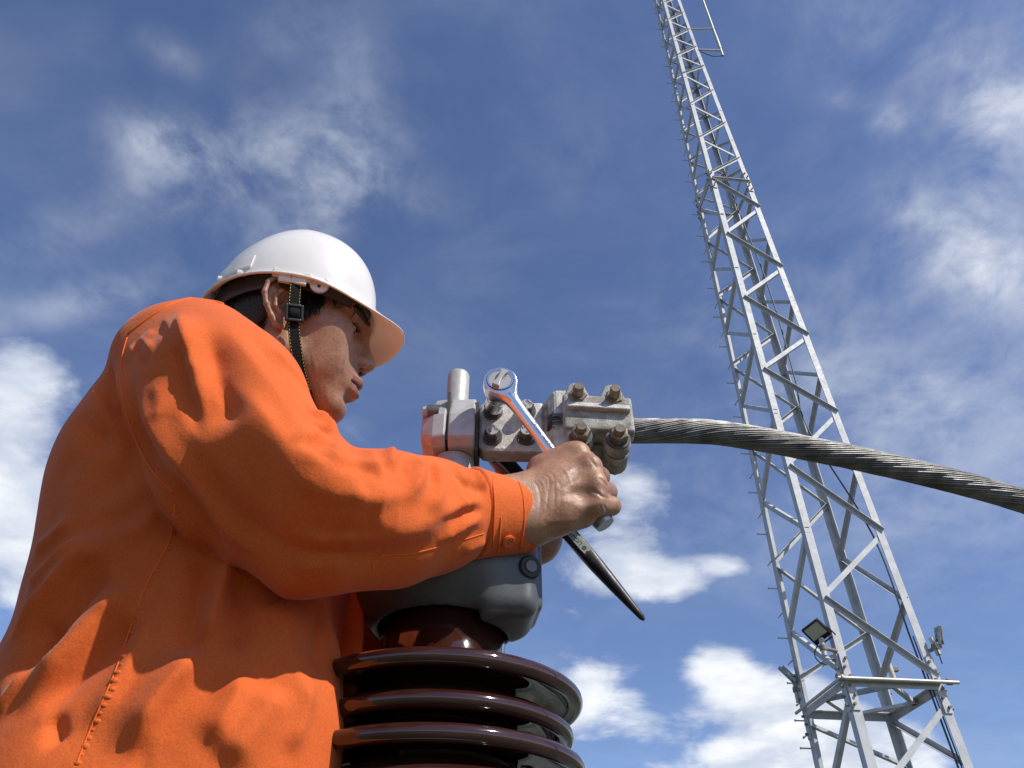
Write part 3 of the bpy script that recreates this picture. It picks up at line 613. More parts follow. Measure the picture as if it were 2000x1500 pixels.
# ------------------------------------------------------------------ terminal connector: split clamp on the stud, bolted pad, cable clamp
X3, Y3, Z3 = np.array([1.0, 0, 0]), np.array([0, 1.0, 0]), np.array([0, 0, 1.0])
conn = empty('terminal_connector', (AX[0], AX[1], 0.535), 'weathered cast aluminium terminal connector clamped on the stud, bolted pad and cable clamp', 'connector')
def octo(y0, y1, z0, z1, cy0, ct, cb, cy1):
    return [(y0, z0+cb), (y0, z1-ct), (y0+0.006, z1-ct+0.013), (y0+cy0, z1), (y1-cy1, z1), (y1, z1-ct), (y1, z0+cb), (y1-cy1, z0), (y0+cb*1.1, z0)]
pol = octo(0.758, 0.842, 0.5450, 0.634, 0.028, 0.046, 0.010, 0.03)
MB().prism(pol, (-0.0790, 0, 0), Y3, Z3, X3*0.0325).build('clamp_half', M['mach_alu'], conn, smooth=False, bevel=0.0025)
m = MB(); n8 = len(pol); cy, cz = 0.80, 0.590
A_ = [np.array([-0.0820, y, z]) for y, z in pol]; B_ = [np.array([-0.0980, y+0.003, z]) for y, z in pol]; C_ = [np.array([-0.1135, cy+(y-cy)*0.72, cz+(z-cz)*0.66-0.004]) for y, z in pol]
m.rings([A_, B_, C_]); m.build('clamp_half', M['mach_alu'], conn, smooth=False, bevel=0.0025)
MB().box((-0.0805, 0.80, 0.590), (0.0040, 0.072, 0.076)).build('clamp_gap', M['core'], conn, smooth=False)
for zz in (0.597,):                                              # clamping bolts through the halves, heads on the left face
    MB().cyl((-0.098, 0.768, zz), (-0.1130, 0.768, zz), 0.0085, n=6).build('clamp_bolt', M['mach_alu'], conn, smooth=False, bevel=0.0012)
    MB().cyl((-0.092, 0.768, zz), (-0.1060, 0.768, zz), 0.0105, n=24).build('washer', M['steel_bolt'], conn, sharp=40)
MB().box((-0.0450, 0.805, 0.582), (0.005, 0.06, 0.075)).build('spacer', M['core'], conn, smooth=False)
# pad, slightly tilted like the cast original
pad_poly = [(0.0, 0.006), (0.006, 0.0), (0.0835, -0.002), (0.0835, 0.0775), (0.006, 0.0785), (0.0, 0.0725)]
PO = np.array([-0.0425, 0.785, 0.5505])
MB().prism(pad_poly, PO, X3, Z3, Y3*0.026).build('terminal_pad', M['cast_alu'], conn, smooth=False, bevel=0.004)
# stepped wedge block between the pad and the cable clamp
m = MB(); r0 = [(0.785, 0.5485), (0.785, 0.628), (0.812, 0.628), (0.812, 0.5485)]; r1 = [(0.7655, 0.5440), (0.7655, 0.633), (0.815, 0.640), (0.815, 0.5440)]
m.rings([[np.array([0.0412, y, z]) for y, z in r0], [np.array([0.0530, y, z]) for y, z in r1], [np.array([0.0800, y, z]) for y, z in r1]])
m.build('step_block', M['cast_alu'], conn, smooth=False, bevel=0.004)
HEAD = dict()
def hex_bolt(parent, base, axis, af, head_h, washer_r, mats, name='bolt', lettering=True, rot=0.0, low=0.004):
    ax = unit(axis); b = np.asarray(base)
    w = MB().cyl(b-ax*0.001, b+ax*0.0035, washer_r, n=32); w.cyl(b+ax*0.0035, b+ax*0.0065, washer_r*0.86, n=32)
    hd = MB().cyl(b+ax*0.0065, b+ax*(0.0065+head_h), af/math.sqrt(3), n=6, rot=rot, prof=[(0, af/math.sqrt(3)), (0.82, af/math.sqrt(3)), (1, af/2*0.93)]).build(name, M[mats[0]], parent, smooth=False, bevel=0.0006)
    wo = w.build('washer', M[mats[0]], hd, sharp=40)
    t = b+ax*(0.0065+head_h)
    fc = MB().cyl(t-ax*0.0004, t+ax*0.0005, af/2*0.88, n=28).build('head_face', M[mats[1]], hd, sharp=40)
    if lettering:
        u = unit(np.cross(Z3, -ax))*1.0; u = X3-ax*(X3@ax); u = unit(u); up_ = Z3-ax*(Z3@ax)
        ca, sa = math.cos(rot), math.sin(rot); u2 = u*ca+up_*sa; v2 = -u*sa+up_*ca
        text_mesh('lettering', 'FAST', af*0.27, t+ax*0.0006+v2*af*0.22, u2, v2, M['mark'], hd)
        text_mesh('lettering', '8.8', af*0.25, t+ax*0.0006-v2*af*0.22, u2, v2, M['mark'], hd)
    return hd
for (bx, bz, rt, let) in ((-0.0245, 0.6105, 0.4, False), (0.0185, 0.6110, -0.9, True), (-0.0245, 0.5705, -1.0, True), (0.0185, 0.5705, 0.35, True)):
    hex_bolt(conn, (bx, 0.785, bz), (0, -1, 0), 0.0175, 0.0105, 0.0125, ('steel_bolt', 'bolt_face'), lettering=let, rot=rt)
    MB().cyl((bx, 0.811, bz), (bx, 0.826, bz), 0.0105, n=6).build('nut', M['steel_bolt'], conn, smooth=False, bevel=0.0006)
# cable clamp: lower saddle (behind) and cover (in front), each with ears for four bolts
CX0, CX1, CZ = 0.0635, 0.1500, 0.5835; DROOP = -0.085                   # the clamp follows the falling cable
def cl(x, y, z): return np.array([x, y, z+DROOP*(x-CX0)*0.9])
F = Field((CX0-0.02, 0.715, CZ-0.075), (CX1+0.02, 0.835, CZ+0.085), 0.0017)
def zc_(bx, s): return CZ+s*0.031+DROOP*0.9*(bx-CX0)
dr = DROOP*0.9
slab(F, (CX0, 0.7500, CZ-0.0265), (CX1, 0.7745, CZ+0.0275), r=0.003, k=0.002, droop=dr, x_ref=(CX0+CX1)/2)
ears = []
for bx in (0.083, 0.1285):
    ears += [(bx, zc_(bx, 1)-0.010, bx, zc_(bx, 1)+0.004, 0.0165), (bx, zc_(bx, 1), bx, zc_(bx, 1)+0.020, 0.0115), (bx, zc_(bx, -1)+0.010, bx, zc_(bx, -1)-0.001, 0.0160)]
ears.append((CX0+0.026, cl(CX0+0.026, 0, CZ)[2], CX1-0.027, cl(CX1-0.027, 0, CZ)[2], 0.026))
F.plate(ears, 0.7640, 0.7745, k2=0.008, k=0.003)
for bx in (0.083, 0.1285): F.plate([(bx, zc_(bx, -1), bx, zc_(bx, -1)+0.006, 0.0150)], 0.7565, 0.7700, k=0.005)
v, f = F.mesh(); v = relax(v, f, 1); cover = obj('clamp_cover', v, f, M['dirty_shaded_alu'], conn)
m = MB(); lp = [(0.7425, 0.0050), (0.7425, 0.0080), (0.7590, 0.0300), (0.7720, 0.0300), (0.7720, 0.0050)]   # sloping ledge along the top of the cover
m.rings([[cl(x, y, CZ+z) for y, z in lp] for x in (CX0+0.004, CX1-0.004)]); m.build('clamp_ledge', M['cast_alu'], conn, smooth=False, bevel=0.0022)
F = Field((0.03, 0.765, CZ-0.085), (CX1+0.02, 0.835, CZ+0.07), 0.0018)
slab(F, (0.040, 0.7765, CZ-0.034), (CX1-0.003, 0.818, CZ+0.034), r=0.006, k=0.004, droop=dr, x_ref=(CX0+CX1)/2)
back = []
for bx in (0.083, 0.1285): back += [(bx, zc_(bx, 1)-0.010, bx, zc_(bx, 1)+0.006, 0.0165), (bx, zc_(bx, 1), bx, zc_(bx, 1)+0.018, 0.0125), (bx, zc_(bx, -1)+0.010, bx, zc_(bx, -1)-0.003, 0.0160)]
F.plate(back, 0.7765, 0.8080, k2=0.008, k=0.004, r=0.003)
v, f = F.mesh(); v = relax(v, f, 1); obj('clamp_saddle', v, f, M['dirty_shaded_alu'], conn)
for bx in (0.083, 0.1285):
    for s in (1, -1):
        zc = zc_(bx, s)-0.001; yb = 0.7635 if s > 0 else 0.7560
        st = MB().cyl((bx, 0.80, zc), (bx, 0.7325, zc), 0.0066, n=20, prof=[(0, 0.0066), (0.97, 0.0066), (1, 0.0056)]).build('clamp_bolt', M['rusty_bolt'], conn, sharp=40)
        MB().cyl((bx, yb+0.001, zc), (bx, yb-0.0035, zc), 0.0146, n=28).build('washer', M['steel_bolt'], st, sharp=40)
        MB().cyl((bx, yb-0.0035, zc), (bx, yb-0.0155, zc), 0.0122, n=6, rot=0.3+bx*9+s, prof=[(0, 0.0122), (0.86, 0.0122), (1, 0.0106)]).build('nut', M['rusty_bolt'], st, smooth=False, bevel=0.0006)
        MB().cyl((bx, 0.805, zc), (bx, 0.819, zc), 0.0108, n=6, rot=0.2+bx).build('bolt_head', M['steel_bolt'], st, smooth=False, bevel=0.0006)

# ------------------------------------------------------------------ stranded conductor
cab = empty('conductor_cable', (CX1, 0.79, CZ), 'thick stranded aluminium conductor running from the clamp down to the right', 'cable')
cpath = [cl(0.045, 0.7785, CZ+0.003), cl(0.10, 0.780, CZ+0.003), cl(CX1, 0.783, CZ+0.003), at_y(1400, 845, 0.800), at_y(1600, 880, 0.822), at_y(1800, 924, 0.846), at_y(2000, 979, 0.872), at_y(2250, 1070, 0.90), at_y(2700, 1300, 0.95), at_y(3300, 1750, 1.0)]
CP = spline(cpath, 420); CRAD = 0.0160
MB().tube(CP, CRAD*0.86, n=24).build('core', M['core'], cab)
T = np.gradient(CP, axis=0); T /= np.linalg.norm(T, axis=1)[:, None]; arc = np.r_[0, np.cumsum(np.linalg.norm(np.diff(CP, axis=0), axis=1))]
U = np.cross(T, Z3); U /= np.linalg.norm(U, axis=1)[:, None]; Vv = np.cross(T, U); NS = 34; PITCH_L = 0.40
for k in range(NS):
    a = 2*math.pi*k/NS-2*math.pi*arc/PITCH_L*0.85; jr = 0.0003*math.sin(k*2.7)
    rr = CRAD-0.0014+jr
    P = CP+rr*(np.cos(a)[:, None]*U+np.sin(a)[:, None]*Vv)
    st = int(10+6*((k*7) % 5)/5) if k % 3 else 4
    MB().tube(P[st:], 0.00156+0.0001*math.sin(k*5.1), n=6).build('strand', M['strand'], cab)
for k in range(26):                                                     # frayed wire ends poking out of the clamp
    a = RNG.uniform(0, 2*math.pi); r = CRAD*math.sqrt(RNG.uniform(0, 1))*0.95; Lw = RNG.uniform(0.006, 0.02)
    c = cl(CX0+0.004, 0.777+r*math.cos(a)*0.8-0.002, CZ+0.001+r*math.sin(a)*1.15); e = c-np.array([Lw, RNG.uniform(-0.003, 0.004), RNG.uniform(-0.004, 0.004)])
    MB().cyl(c, e, 0.0014, n=7).build('wire_end', M['core'] if k % 3 else M['strand'], cab, smooth=False)

# ------------------------------------------------------------------ ratchet on the upper left bolt
YR = 0.733
rc = at_y(977, 750, YR); re = at_y(1177, 1018, YR)
ratchet = empty('ratchet_wrench', rc, 'shiny chrome ratchet handle with round head turning the upper left pad bolt', 'ratchet')
d = unit(re-rc); nrm = -Y3; q = np.cross(nrm, d)
F = Field(np.minimum(rc, re)-0.04, np.maximum(rc, re)+0.04, 0.0013)
F.cone(rc+Y3*0.0085, rc-Y3*0.0055, 0.0208, 0.0200, 0.004)
F.cone(rc, rc+d*0.036, 0.0150, 0.0085, 0.012)
v, f = F.mesh()
hd = (v-rc); ry = hd[:, 1]; rad = np.linalg.norm(hd-np.outer(hd@Y3, Y3), axis=1)
v[:, 1] = np.where(ry < -0.0085, rc[1]-0.0085, v[:, 1]); v[:, 1] = np.where(v[:, 1] > rc[1]+0.0125, rc[1]+0.0125, v[:, 1])
v = relax(v, f, 1, 0.35); hb = obj('head', v, f, M['chrome'], ratchet)
Lh_ = np.linalg.norm(re-rc)
hb = MB().cyl(rc+d*0.0195, re-d*0.05, 0.008, n=40, hint=(0, 1, 0), prof=[(t/(Lh_-0.0695), r) for t, r in ((0, 0.0075), (0.004, 0.0088), (0.010, 0.0089), (0.020, 0.0084), (0.032, 0.0079), (0.05, 0.0076), (0.10, 0.0075))]+[(1, 0.0074)]).build('handle', M['chrome'], ratchet)
fc = rc-Y3*0.0085
def ring_(r0, r1, y0, y1, mat, name):
    MB().rings([[fc+np.array([r*math.cos(a), y, r*math.sin(a)]) for a in np.linspace(0, 2*math.pi, 48, endpoint=False)] for r, y in ((r0, 0.0008), (r0, y1), (r1, y1), (r1, 0.0008))], caps=False, closed=True).build(name, M[mat], ratchet, sharp=40)
ring_(0.0165, 0.0172, 0, -0.0004, 'mark', 'retaining_ring_groove'); ring_(0.0140, 0.0163, 0, -0.0009, 'chrome', 'retaining_ring')
MB().cyl(fc+Y3*0.0008, fc-Y3*0.0005, 0.0139, n=40).build('ratchet_plate', M['bolt_face'], ratchet, sharp=40)
la = math.radians(65); lu = np.array([math.cos(la), 0, math.sin(la)]); lv = np.array([-math.sin(la), 0, math.cos(la)])
lev = [(-0.0135, -0.0050), (-0.006, -0.0032), (0, -0.0026), (0.006, -0.0032), (0.0132, -0.0052), (0.0132, 0.0052), (0.006, 0.0032), (0, 0.0026), (-0.006, 0.0032), (-0.0135, 0.0050)]
MB().prism(lev, fc-Y3*0.0004, lu, lv, -Y3*0.0055).build('reversing_lever', M['mach_alu'], ratchet, smooth=False, bevel=0.0008)
bb = np.array([-0.0245, 0.785, 0.6105])
MB().cyl(rc+Y3*0.009, bb-Y3*0.0100, 0.0105, n=32, prof=[(0, 0.0078), (0.28, 0.0078), (0.30, 0.0112), (0.58, 0.0112), (0.60, 0.0122), (1, 0.0122)]).build('socket', M['chrome'], ratchet, sharp=30)
MB().cyl(re-d*0.082, re+d*0.0055, 0.0118, n=36, prof=[(0, 0.0076), (0.06, 0.0108), (0.94, 0.0118), (1.0, 0.0105)]).build('grip', M['knurl'], ratchet, sharp=40)
for k in range(26):                                                     # knurling: crossed raised ribs on the grip end
    for s in (1, -1):
        tt = np.linspace(0.6, 0.93, 8); pts = []
        for t in tt:
            a = 2*math.pi*k/26+s*(t-0.6)*2.2; pts.append(re-d*0.082+d*0.0875*t+(0.0115)*(math.cos(a)*q+math.sin(a)*nrm))
        MB().tube(pts, 0.00035, n=4).build('knurl_rib', M['knurl'], ratchet, smooth=False)
tp = rc+d*0.098; tn = unit(nrm*0.97+q*0.22)
text_mesh('lettering', 'Chrome Vanadium', 0.0062, tp+tn*0.0076, d, np.cross(tn, d), M['mark'], hb, depth=0.0002, shear=0.25)

# ------------------------------------------------------------------ spud wrench in the other hand
YS = 0.845
s0 = at_y(975, 885, YS); s1 = at_y(1258, 1211, YS); sd = unit(s1-s0); sq = np.cross(-Y3, sd); Ls = np.linalg.norm(s1-s0)
spud = empty('spud_wrench', s0, 'black spud wrench with a tapered point held behind the ratchet', 'spanner')
def sec(t, wu, wv, n=20, sq_=1.0):
    R = []
    for k in range(n):
        a = 2*math.pi*k/n; c_, s_ = math.cos(a), math.sin(a); e = 2/ sq_
        R.append(s0+sd*Ls*t+sq*wu*math.copysign(abs(c_)**e, c_)+Y3*wv*math.copysign(abs(s_)**e, s_))
    return R
MB().rings([sec(0.0, 0.0105, 0.006, sq_=5), sec(0.1, 0.0088, 0.0058, sq_=5), sec(0.55, 0.0088, 0.0058, sq_=5), sec(0.63, 0.0092, 0.0068, sq_=4), sec(0.70, 0.0092, 0.0085, sq_=2.4), sec(0.75, 0.0086, 0.0086, sq_=2), sec(0.85, 0.0068, 0.0068, sq_=2), sec(0.95, 0.0044, 0.0044, sq_=2), sec(0.985, 0.0036, 0.0036, sq_=2), sec(1.0, 0.0018, 0.0018, sq_=2)]).build('shank', M['black_steel'], spud, sharp=35)
F = Field(s0-0.04, s0+0.04, 0.0016); jc = s0-sd*0.012
F.cone(jc-Y3*0.004, jc+Y3*0.004, 0.0195, 0.0195, 0.003); F.cone(jc-sd*0.006-Y3*0.02, jc-sd*0.006+Y3*0.02, 0.0095, 0.0095, 0.002, sub=True); F.cone(jc-sd*0.03-Y3*0.02, jc-sd*0.03+Y3*0.02, 0.011, 0.011, 0.002, sub=True)
v, f = F.mesh(); obj('jaw', v, f, M['black_steel'], spud)
def face_pt(t, u): return s0+sd*Ls*t+sq*u-Y3*0.0066
poly = [(0.30, -0.0052), (0.62, -0.0052), (0.655, -0.0042), (0.685, 0.0), (0.655, 0.0042), (0.62, 0.0052), (0.30, 0.0052)]
MB().prism([(t*Ls, u) for t, u in poly], s0-Y3*0.0052, sd, sq, -Y3*0.0018).build('ground_face', M['ground_steel'], spud, smooth=False)
text_mesh('lettering', 'LIGHT / TOTIEUM', 0.0074, face_pt(0.50, 0)-Y3*0.0005, -sd, -sq, M['mark'], spud)
MB().cyl(face_pt(0.622, 0)+Y3*0.001, face_pt(0.622, 0)-Y3*0.0006, 0.0030, n=20).build('hole', M['core'], spud, sharp=40)

# ------------------------------------------------------------------ the worker: one body, then clothes
HR = np.array([[0.97529, -0.21298, 0.05870], [0.22052, 0.95465, -0.20003], [-0.01343, 0.20803, 0.97803]])   # columns: forward, left, up of the head
HO = np.array([-0.3120, 0.7825, 0.7458])
def hw(p): return np.asarray(p, float)@HR.T+HO
def hl(p): return (np.asarray(p, float)-HO)@HR
NECK = np.array([-0.352, 0.800, 0.560])
F = Field((-0.13, -0.115, -0.20), (0.135, 0.115, 0.165), 0.0016)
F.ell((-0.006, 0, 0.055), (0.099, 0.077, 0.088), k=0.02)
F.ell((0.040, 0, -0.008), (0.056, 0.060, 0.082), k=0.03)
F.ell((0.046, 0, -0.058), (0.044, 0.050, 0.052), k=0.03)
for s in (1, -1):
    F.cone((0.004, s*0.054, -0.058), (0.070, s*0.014, -0.103), 0.0150, 0.0135, 0.03)
    F.cone((-0.006, s*0.056, -0.01), (0.004, s*0.054, -0.058), 0.016, 0.0150, 0.025)
    F.ell((0.055, s*0.0515, -0.012), (0.030, 0.0235, 0.025), k=0.022)
    F.cone((0.064, s*0.052, -0.004), (0.004, s*0.067, 0.004), 0.0115, 0.009, 0.02)
    F.ell((0.050, s*0.046, -0.045), (0.030, 0.018, 0.030), k=0.025)
    F.cone((0.093, s*0.008, 0.030), (0.074, s*0.045, 0.031), 0.0125, 0.011, 0.018)
F.ell((0.079, 0, -0.062), (0.024, 0.031, 0.026), k=0.02)
F.ell((0.0755, 0, -0.104), (0.0165, 0.019, 0.0150), k=0.016)
for s in (1, -1): F.ell((0.0975, s*0.033, 0.007), (0.016, 0.020, 0.0115), k=0.012, sub=True)
for s in (1, -1): F.ell((0.0775, s*0.033, 0.0075), (0.0125, 0.0155, 0.0115), k=0.006)
for s in (1, -1): F.cone((0.0895, s*0.022, 0.0070), (0.0785, s*0.047, 0.0085), 0.0016, 0.0016, 0.003, sub=True)
F.cone((0.0955, 0, 0.020), (0.1125, 0, -0.026), 0.0085, 0.0095, 0.014); F.ell((0.1110, 0, -0.0275), (0.0105, 0.0115, 0.0095), k=0.008)
for s in (1, -1):
    F.ell((0.1005, s*0.0135, -0.0325), (0.0125, 0.0075, 0.0085), k=0.007)
for s in (1, -1): F.cone((0.1045, s*0.0072, -0.0440), (0.1015, s*0.0085, -0.034), 0.0034, 0.003, 0.003, sub=True)
F.chain([(0.0870, -0.0250, -0.0675), (0.0975, -0.012, -0.0625), (0.1035, -0.003, -0.0600), (0.1035, 0.003, -0.0600), (0.0975, 0.012, -0.0625), (0.0870, 0.0250, -0.0675)], [0.003, 0.0056, 0.0062, 0.0062, 0.0056, 0.003], 0.006)
F.chain([(0.0870, -0.0240, -0.0700), (0.0960, -0.012, -0.0760), (0.1005, 0, -0.0775), (0.0960, 0.012, -0.0760), (0.0870, 0.0240, -0.0700)], [0.003, 0.0066, 0.0072, 0.0066, 0.003], 0.006)
F.ell((0.100, 0, -0.0688), (0.0165, 0.0265, 0.0011), k=0.0022, sub=True)
F.ell((0.0960, 0, -0.0905), (0.010, 0.020, 0.0055), k=0.010, sub=True)
nl = hl(NECK)
F.cone((-0.016, 0, -0.045), nl, 0.054, 0.060, 0.02)
for s in (1, -1): F.cone((-0.018, s*0.052, -0.045), nl+np.array([0.05, s*0.012, 0.02]), 0.012, 0.012, 0.02)
F.cone((0.010, -0.0745, -0.004), (0.012, -0.0730, 0.004), 0.004, 0.004, 0.004)
hv, hf = F.mesh(); hv = relax(hv, hf, 1, 0.4)
def make_ear(s):                                                        # ear on a finer grid: shell, hollow, rolled rim, inner ridge, tragus, lobe
    F = Field(np.array([-0.048, -0.105 if s < 0 else 0.050, -0.050]), np.array([0.026, -0.050 if s < 0 else 0.105, 0.050]), 0.0009)
    def E(x, z, o=0.0): return (x, s*(0.0725+0.50*(0.010-x)+o), z)
    ux = unit(np.array([1.0, s*-0.50, 0])); uy = np.array([-ux[1], ux[0], 0]); Re = np.column_stack([ux, uy, [0, 0, 1]])
    F.ell(E(-0.010, 0.005, -0.0010), (0.0190, 0.0034, 0.0290), R=Re, k=0.004); F.ell(E(-0.0045, -0.0255, 0.0), (0.0090, 0.0038, 0.0105), R=Re, k=0.004)
    F.cone(E(0.004, 0.012, -0.010), E(0.004, -0.014, -0.010), 0.011, 0.010, 0.006)
    F.chain([E(0.0010, 0.0015, 0.001), E(0.0065, 0.0150, 0.002), E(0.0045, 0.0270, 0.0030), E(-0.0070, 0.0350, 0.0040), E(-0.0190, 0.0320, 0.0050), E(-0.0275, 0.0190, 0.0055), E(-0.0290, 0.0030, 0.0055), E(-0.0240, -0.0125, 0.0045), E(-0.0155, -0.0255, 0.0030), E(-0.0075, -0.0345, 0.0015), E(-0.0005, -0.0345, 0.0005)],
            [0.0028, 0.0034, 0.0036, 0.0036, 0.0036, 0.0035, 0.0034, 0.0034, 0.0036, 0.0042, 0.0036], 0.0022)
    F.ell(E(-0.0030, -0.0005, 0.0030), (0.0080, 0.0062, 0.0120), R=Re, k=0.0025, sub=True)
    F.ell(E(-0.0115, 0.0235, 0.0045), (0.0115, 0.0034, 0.0070), R=Re, k=0.0025, sub=True); F.ell(E(-0.0215, 0.0060, 0.0045), (0.0042, 0.0032, 0.0150), R=Re, k=0.0025, sub=True)
    F.chain([E(-0.0020, 0.0180, 0.0020), E(-0.0105, 0.0150, 0.0038), E(-0.0155, 0.0040, 0.0045), E(-0.0130, -0.0105, 0.0045), E(-0.0060, -0.0175, 0.0040), E(0.0010, -0.0165, 0.002)], [0.0024, 0.0030, 0.0030, 0.0030, 0.0032, 0.0028], 0.0025)
    F.ell(E(0.0058, -0.0050, 0.0030), (0.0036, 0.0045, 0.0062), R=Re, k=0.003)
    v, f = F.mesh(); return relax(v, f, 1, 0.4), f
head_local = hv.copy(); hv = hw(hv)
def hand_points(*a): return [np.asarray(p, float) for p in a]
# right hand, closed round the ratchet grip (all positions from sight lines at a given distance y)
A = at_y
RW1, RW2 = A(1036, 966, 0.716), A(1038, 1020, 0.712)
F = Field((-0.06, 0.655, 0.36), (0.155, 0.80, 0.55), 0.0013)
F.cone(A(985, 975, 0.704), RW1, 0.0260, 0.0245, 0.02); F.cone(A(985, 1020, 0.700), RW2, 0.0250, 0.0245, 0.02)
mcp = [A(1126, 893, 0.716), A(1150, 917, 0.707), A(1160, 951, 0.705), A(1158, 985, 0.706)]
pip = [A(1146, 899, 0.752), A(1172, 931, 0.748), A(1187, 961, 0.741), A(1194, 988, 0.725)]
dip = [A(1122, 925, 0.766), A(1146, 957, 0.766), A(1162, 985, 0.762), A(1172, 1006, 0.752)]
tip = [A(1096, 930, 0.752), A(1122, 963, 0.752), A(1140, 990, 0.750), A(1150, 1010, 0.746)]
rm = [0.0145, 0.0135, 0.0130, 0.0125]; rp = [0.0110, 0.0112, 0.0108, 0.0104]; rd = [0.0092, 0.0094, 0.0090, 0.0084]
cb = [RW1+(RW2-RW1)*t for t in (0.08, 0.35, 0.65, 0.95)]
for i in range(4): F.cone(cb[i], mcp[i], 0.0205, rm[i], 0.016)
F.cone(RW1*0.55+mcp[1]*0.45, RW2*0.55+mcp[3]*0.45, 0.0165, 0.0165, 0.016)
F.cone(A(1075, 1010, 0.722), A(1140, 1008, 0.722), 0.019, 0.0125, 0.014)      # heel of the palm along the little finger
F.cone(A(1062, 920, 0.730), A(1108, 893, 0.728), 0.0200, 0.0165, 0.016)        # thumb side
for i in range(4):
    F.cone(mcp[i], pip[i], rm[i]*0.92, rp[i], 0.0045); F.cone(pip[i], dip[i], rp[i], rd[i], 0.003); F.cone(dip[i], tip[i], rd[i], rd[i]*0.86, 0.003)
for i in range(4): F.ell(mcp[i]+np.array([0.0015, -0.0030, 0.003]), (rm[i]*0.80,)*3, k=0.010)
F.chain([A(1070, 928, 0.742), A(1082, 900, 0.765), A(1108, 890, 0.775), A(1130, 905, 0.778)], [0.0155, 0.0125, 0.0108, 0.0092], 0.008)   # thumb behind the grip
F.ell(A(1143, 965, 0.690), (0.010, 0.0050, 0.0050), k=0.012, sub=True)            # hollow between the last two knuckles

rv, rf = F.mesh(); rv = relax(rv, rf, 6, 0.5)
rn = vert_normals(rv, rf); rb = bvh_of(rv, rf); out = np.zeros(len(rv))
for pts, h_, w_ in [([(1048, 925), (1072, 935), (1068, 985), (1058, 1030)], -0.0004, 0.0009), ([(1040, 932), (1060, 945), (1064, 985), (1055, 1035)], 0.0003, 0.0015), ([(1034, 935), (1050, 950), (1055, 985), (1046, 1032)], -0.0005, 0.0009),
                    ([(1060, 922), (1080, 930), (1083, 975), (1076, 1030)], -0.0004, 0.001), ([(1075, 930), (1093, 945), (1094, 985), (1088, 1028)], -0.0003, 0.001),
                    ([(1165, 966), (1180, 970), (1194, 974)], -0.0018, 0.0014), ([(1070, 945), (1100, 930), (1130, 903)], 0.0006, 0.004), ([(1078, 962), (1110, 950), (1146, 930)], 0.0007, 0.004), ([(1085, 985), (1120, 975), (1152, 962)], 0.0006, 0.004),
                    ([(1085, 952), (1112, 938), (1140, 917)], -0.0005, 0.003), ([(1090, 975), (1120, 962), (1148, 946)], -0.0005, 0.003), ([(1074, 925), (1090, 955), (1120, 962)], 0.0003, 0.0016)]:
    fold(rv, rn, out, rb, pts, h_, w_, w_)
for pts, h_, w_ in [([(1147, 889), (1160, 905), (1170, 918)], -0.0009, 0.0022), ([(1168, 930), (1180, 942), (1190, 952)], -0.0009, 0.0022), ([(1150, 955), (1166, 962), (1180, 968)], -0.0015, 0.0016), ([(1060, 1018), (1100, 1018), (1140, 1012)], 0.0008, 0.004), ([(1088, 905), (1108, 925), (1118, 955)], 0.0005, 0.0018), ([(1178, 985), (1184, 995), (1186, 1004)], -0.0008, 0.0012), ([(1170, 984), (1174, 995), (1175, 1006)], -0.0006, 0.0012)]:
    fold(rv, rn, out, rb, pts, h_, w_, w_, n=16)
for k in range(16):                                                     # fine transverse skin wrinkles at the wrist
    x = 1040+k*4.2; fold(rv, rn, out, rb, [(x, 930+k*0.5), (x+14-0.3*k, 975), (x+4, 1026)], -0.0002, 0.0007, 0.0007, n=14)
rv = rv+rn*out[:, None]
# left hand on the spud wrench, mostly hidden behind the right
F = Field((-0.09, 0.79, 0.40), (0.13, 0.93, 0.62), 0.0017)
LW = at_y(1050, 1056, 0.868)
F.cone(at_y(1008, 1078, 0.872), LW, 0.024, 0.0245, 0.02, ); F.cone(LW, at_y(1040, 995, 0.872), 0.0250, 0.026, 0.02); F.cone(at_y(1040, 995, 0.872), at_y(1035, 960, 0.872), 0.026, 0.018, 0.02)
F.cone(at_y(1070, 1035, 0.862), at_y(1092, 1005, 0.868), 0.017, 0.014, 0.014)
lm = [at_y(1090, 940, 0.878), at_y(1100, 965, 0.876), at_y(1102, 990, 0.874), at_y(1096, 1014, 0.870)]
lp_ = [at_y(1086, 925, 0.832), at_y(1100, 952, 0.828), at_y(1105, 980, 0.828), at_y(1102, 1008, 0.830)]
lt = [at_y(1045, 940, 0.822), at_y(1055, 965, 0.818), at_y(1062, 992, 0.818), at_y(1066, 1016, 0.822)]
for i in range(4):
    F.cone(at_y(1045, 1000+i*8, 0.876), lm[i], 0.018, 0.0125, 0.014); F.cone(lm[i], lp_[i], 0.0118, 0.0105, 0.004); F.cone(lp_[i], lt[i], 0.0105, 0.0085, 0.003)
F.chain([at_y(1020, 965, 0.872), at_y(992, 925, 0.866), at_y(972, 893, 0.862), at_y(962, 872, 0.860)], [0.0170, 0.0135, 0.0130, 0.0095], 0.010)
lv_, lf_ = F.mesh(); lv_ = relax(lv_, lf_, 2)
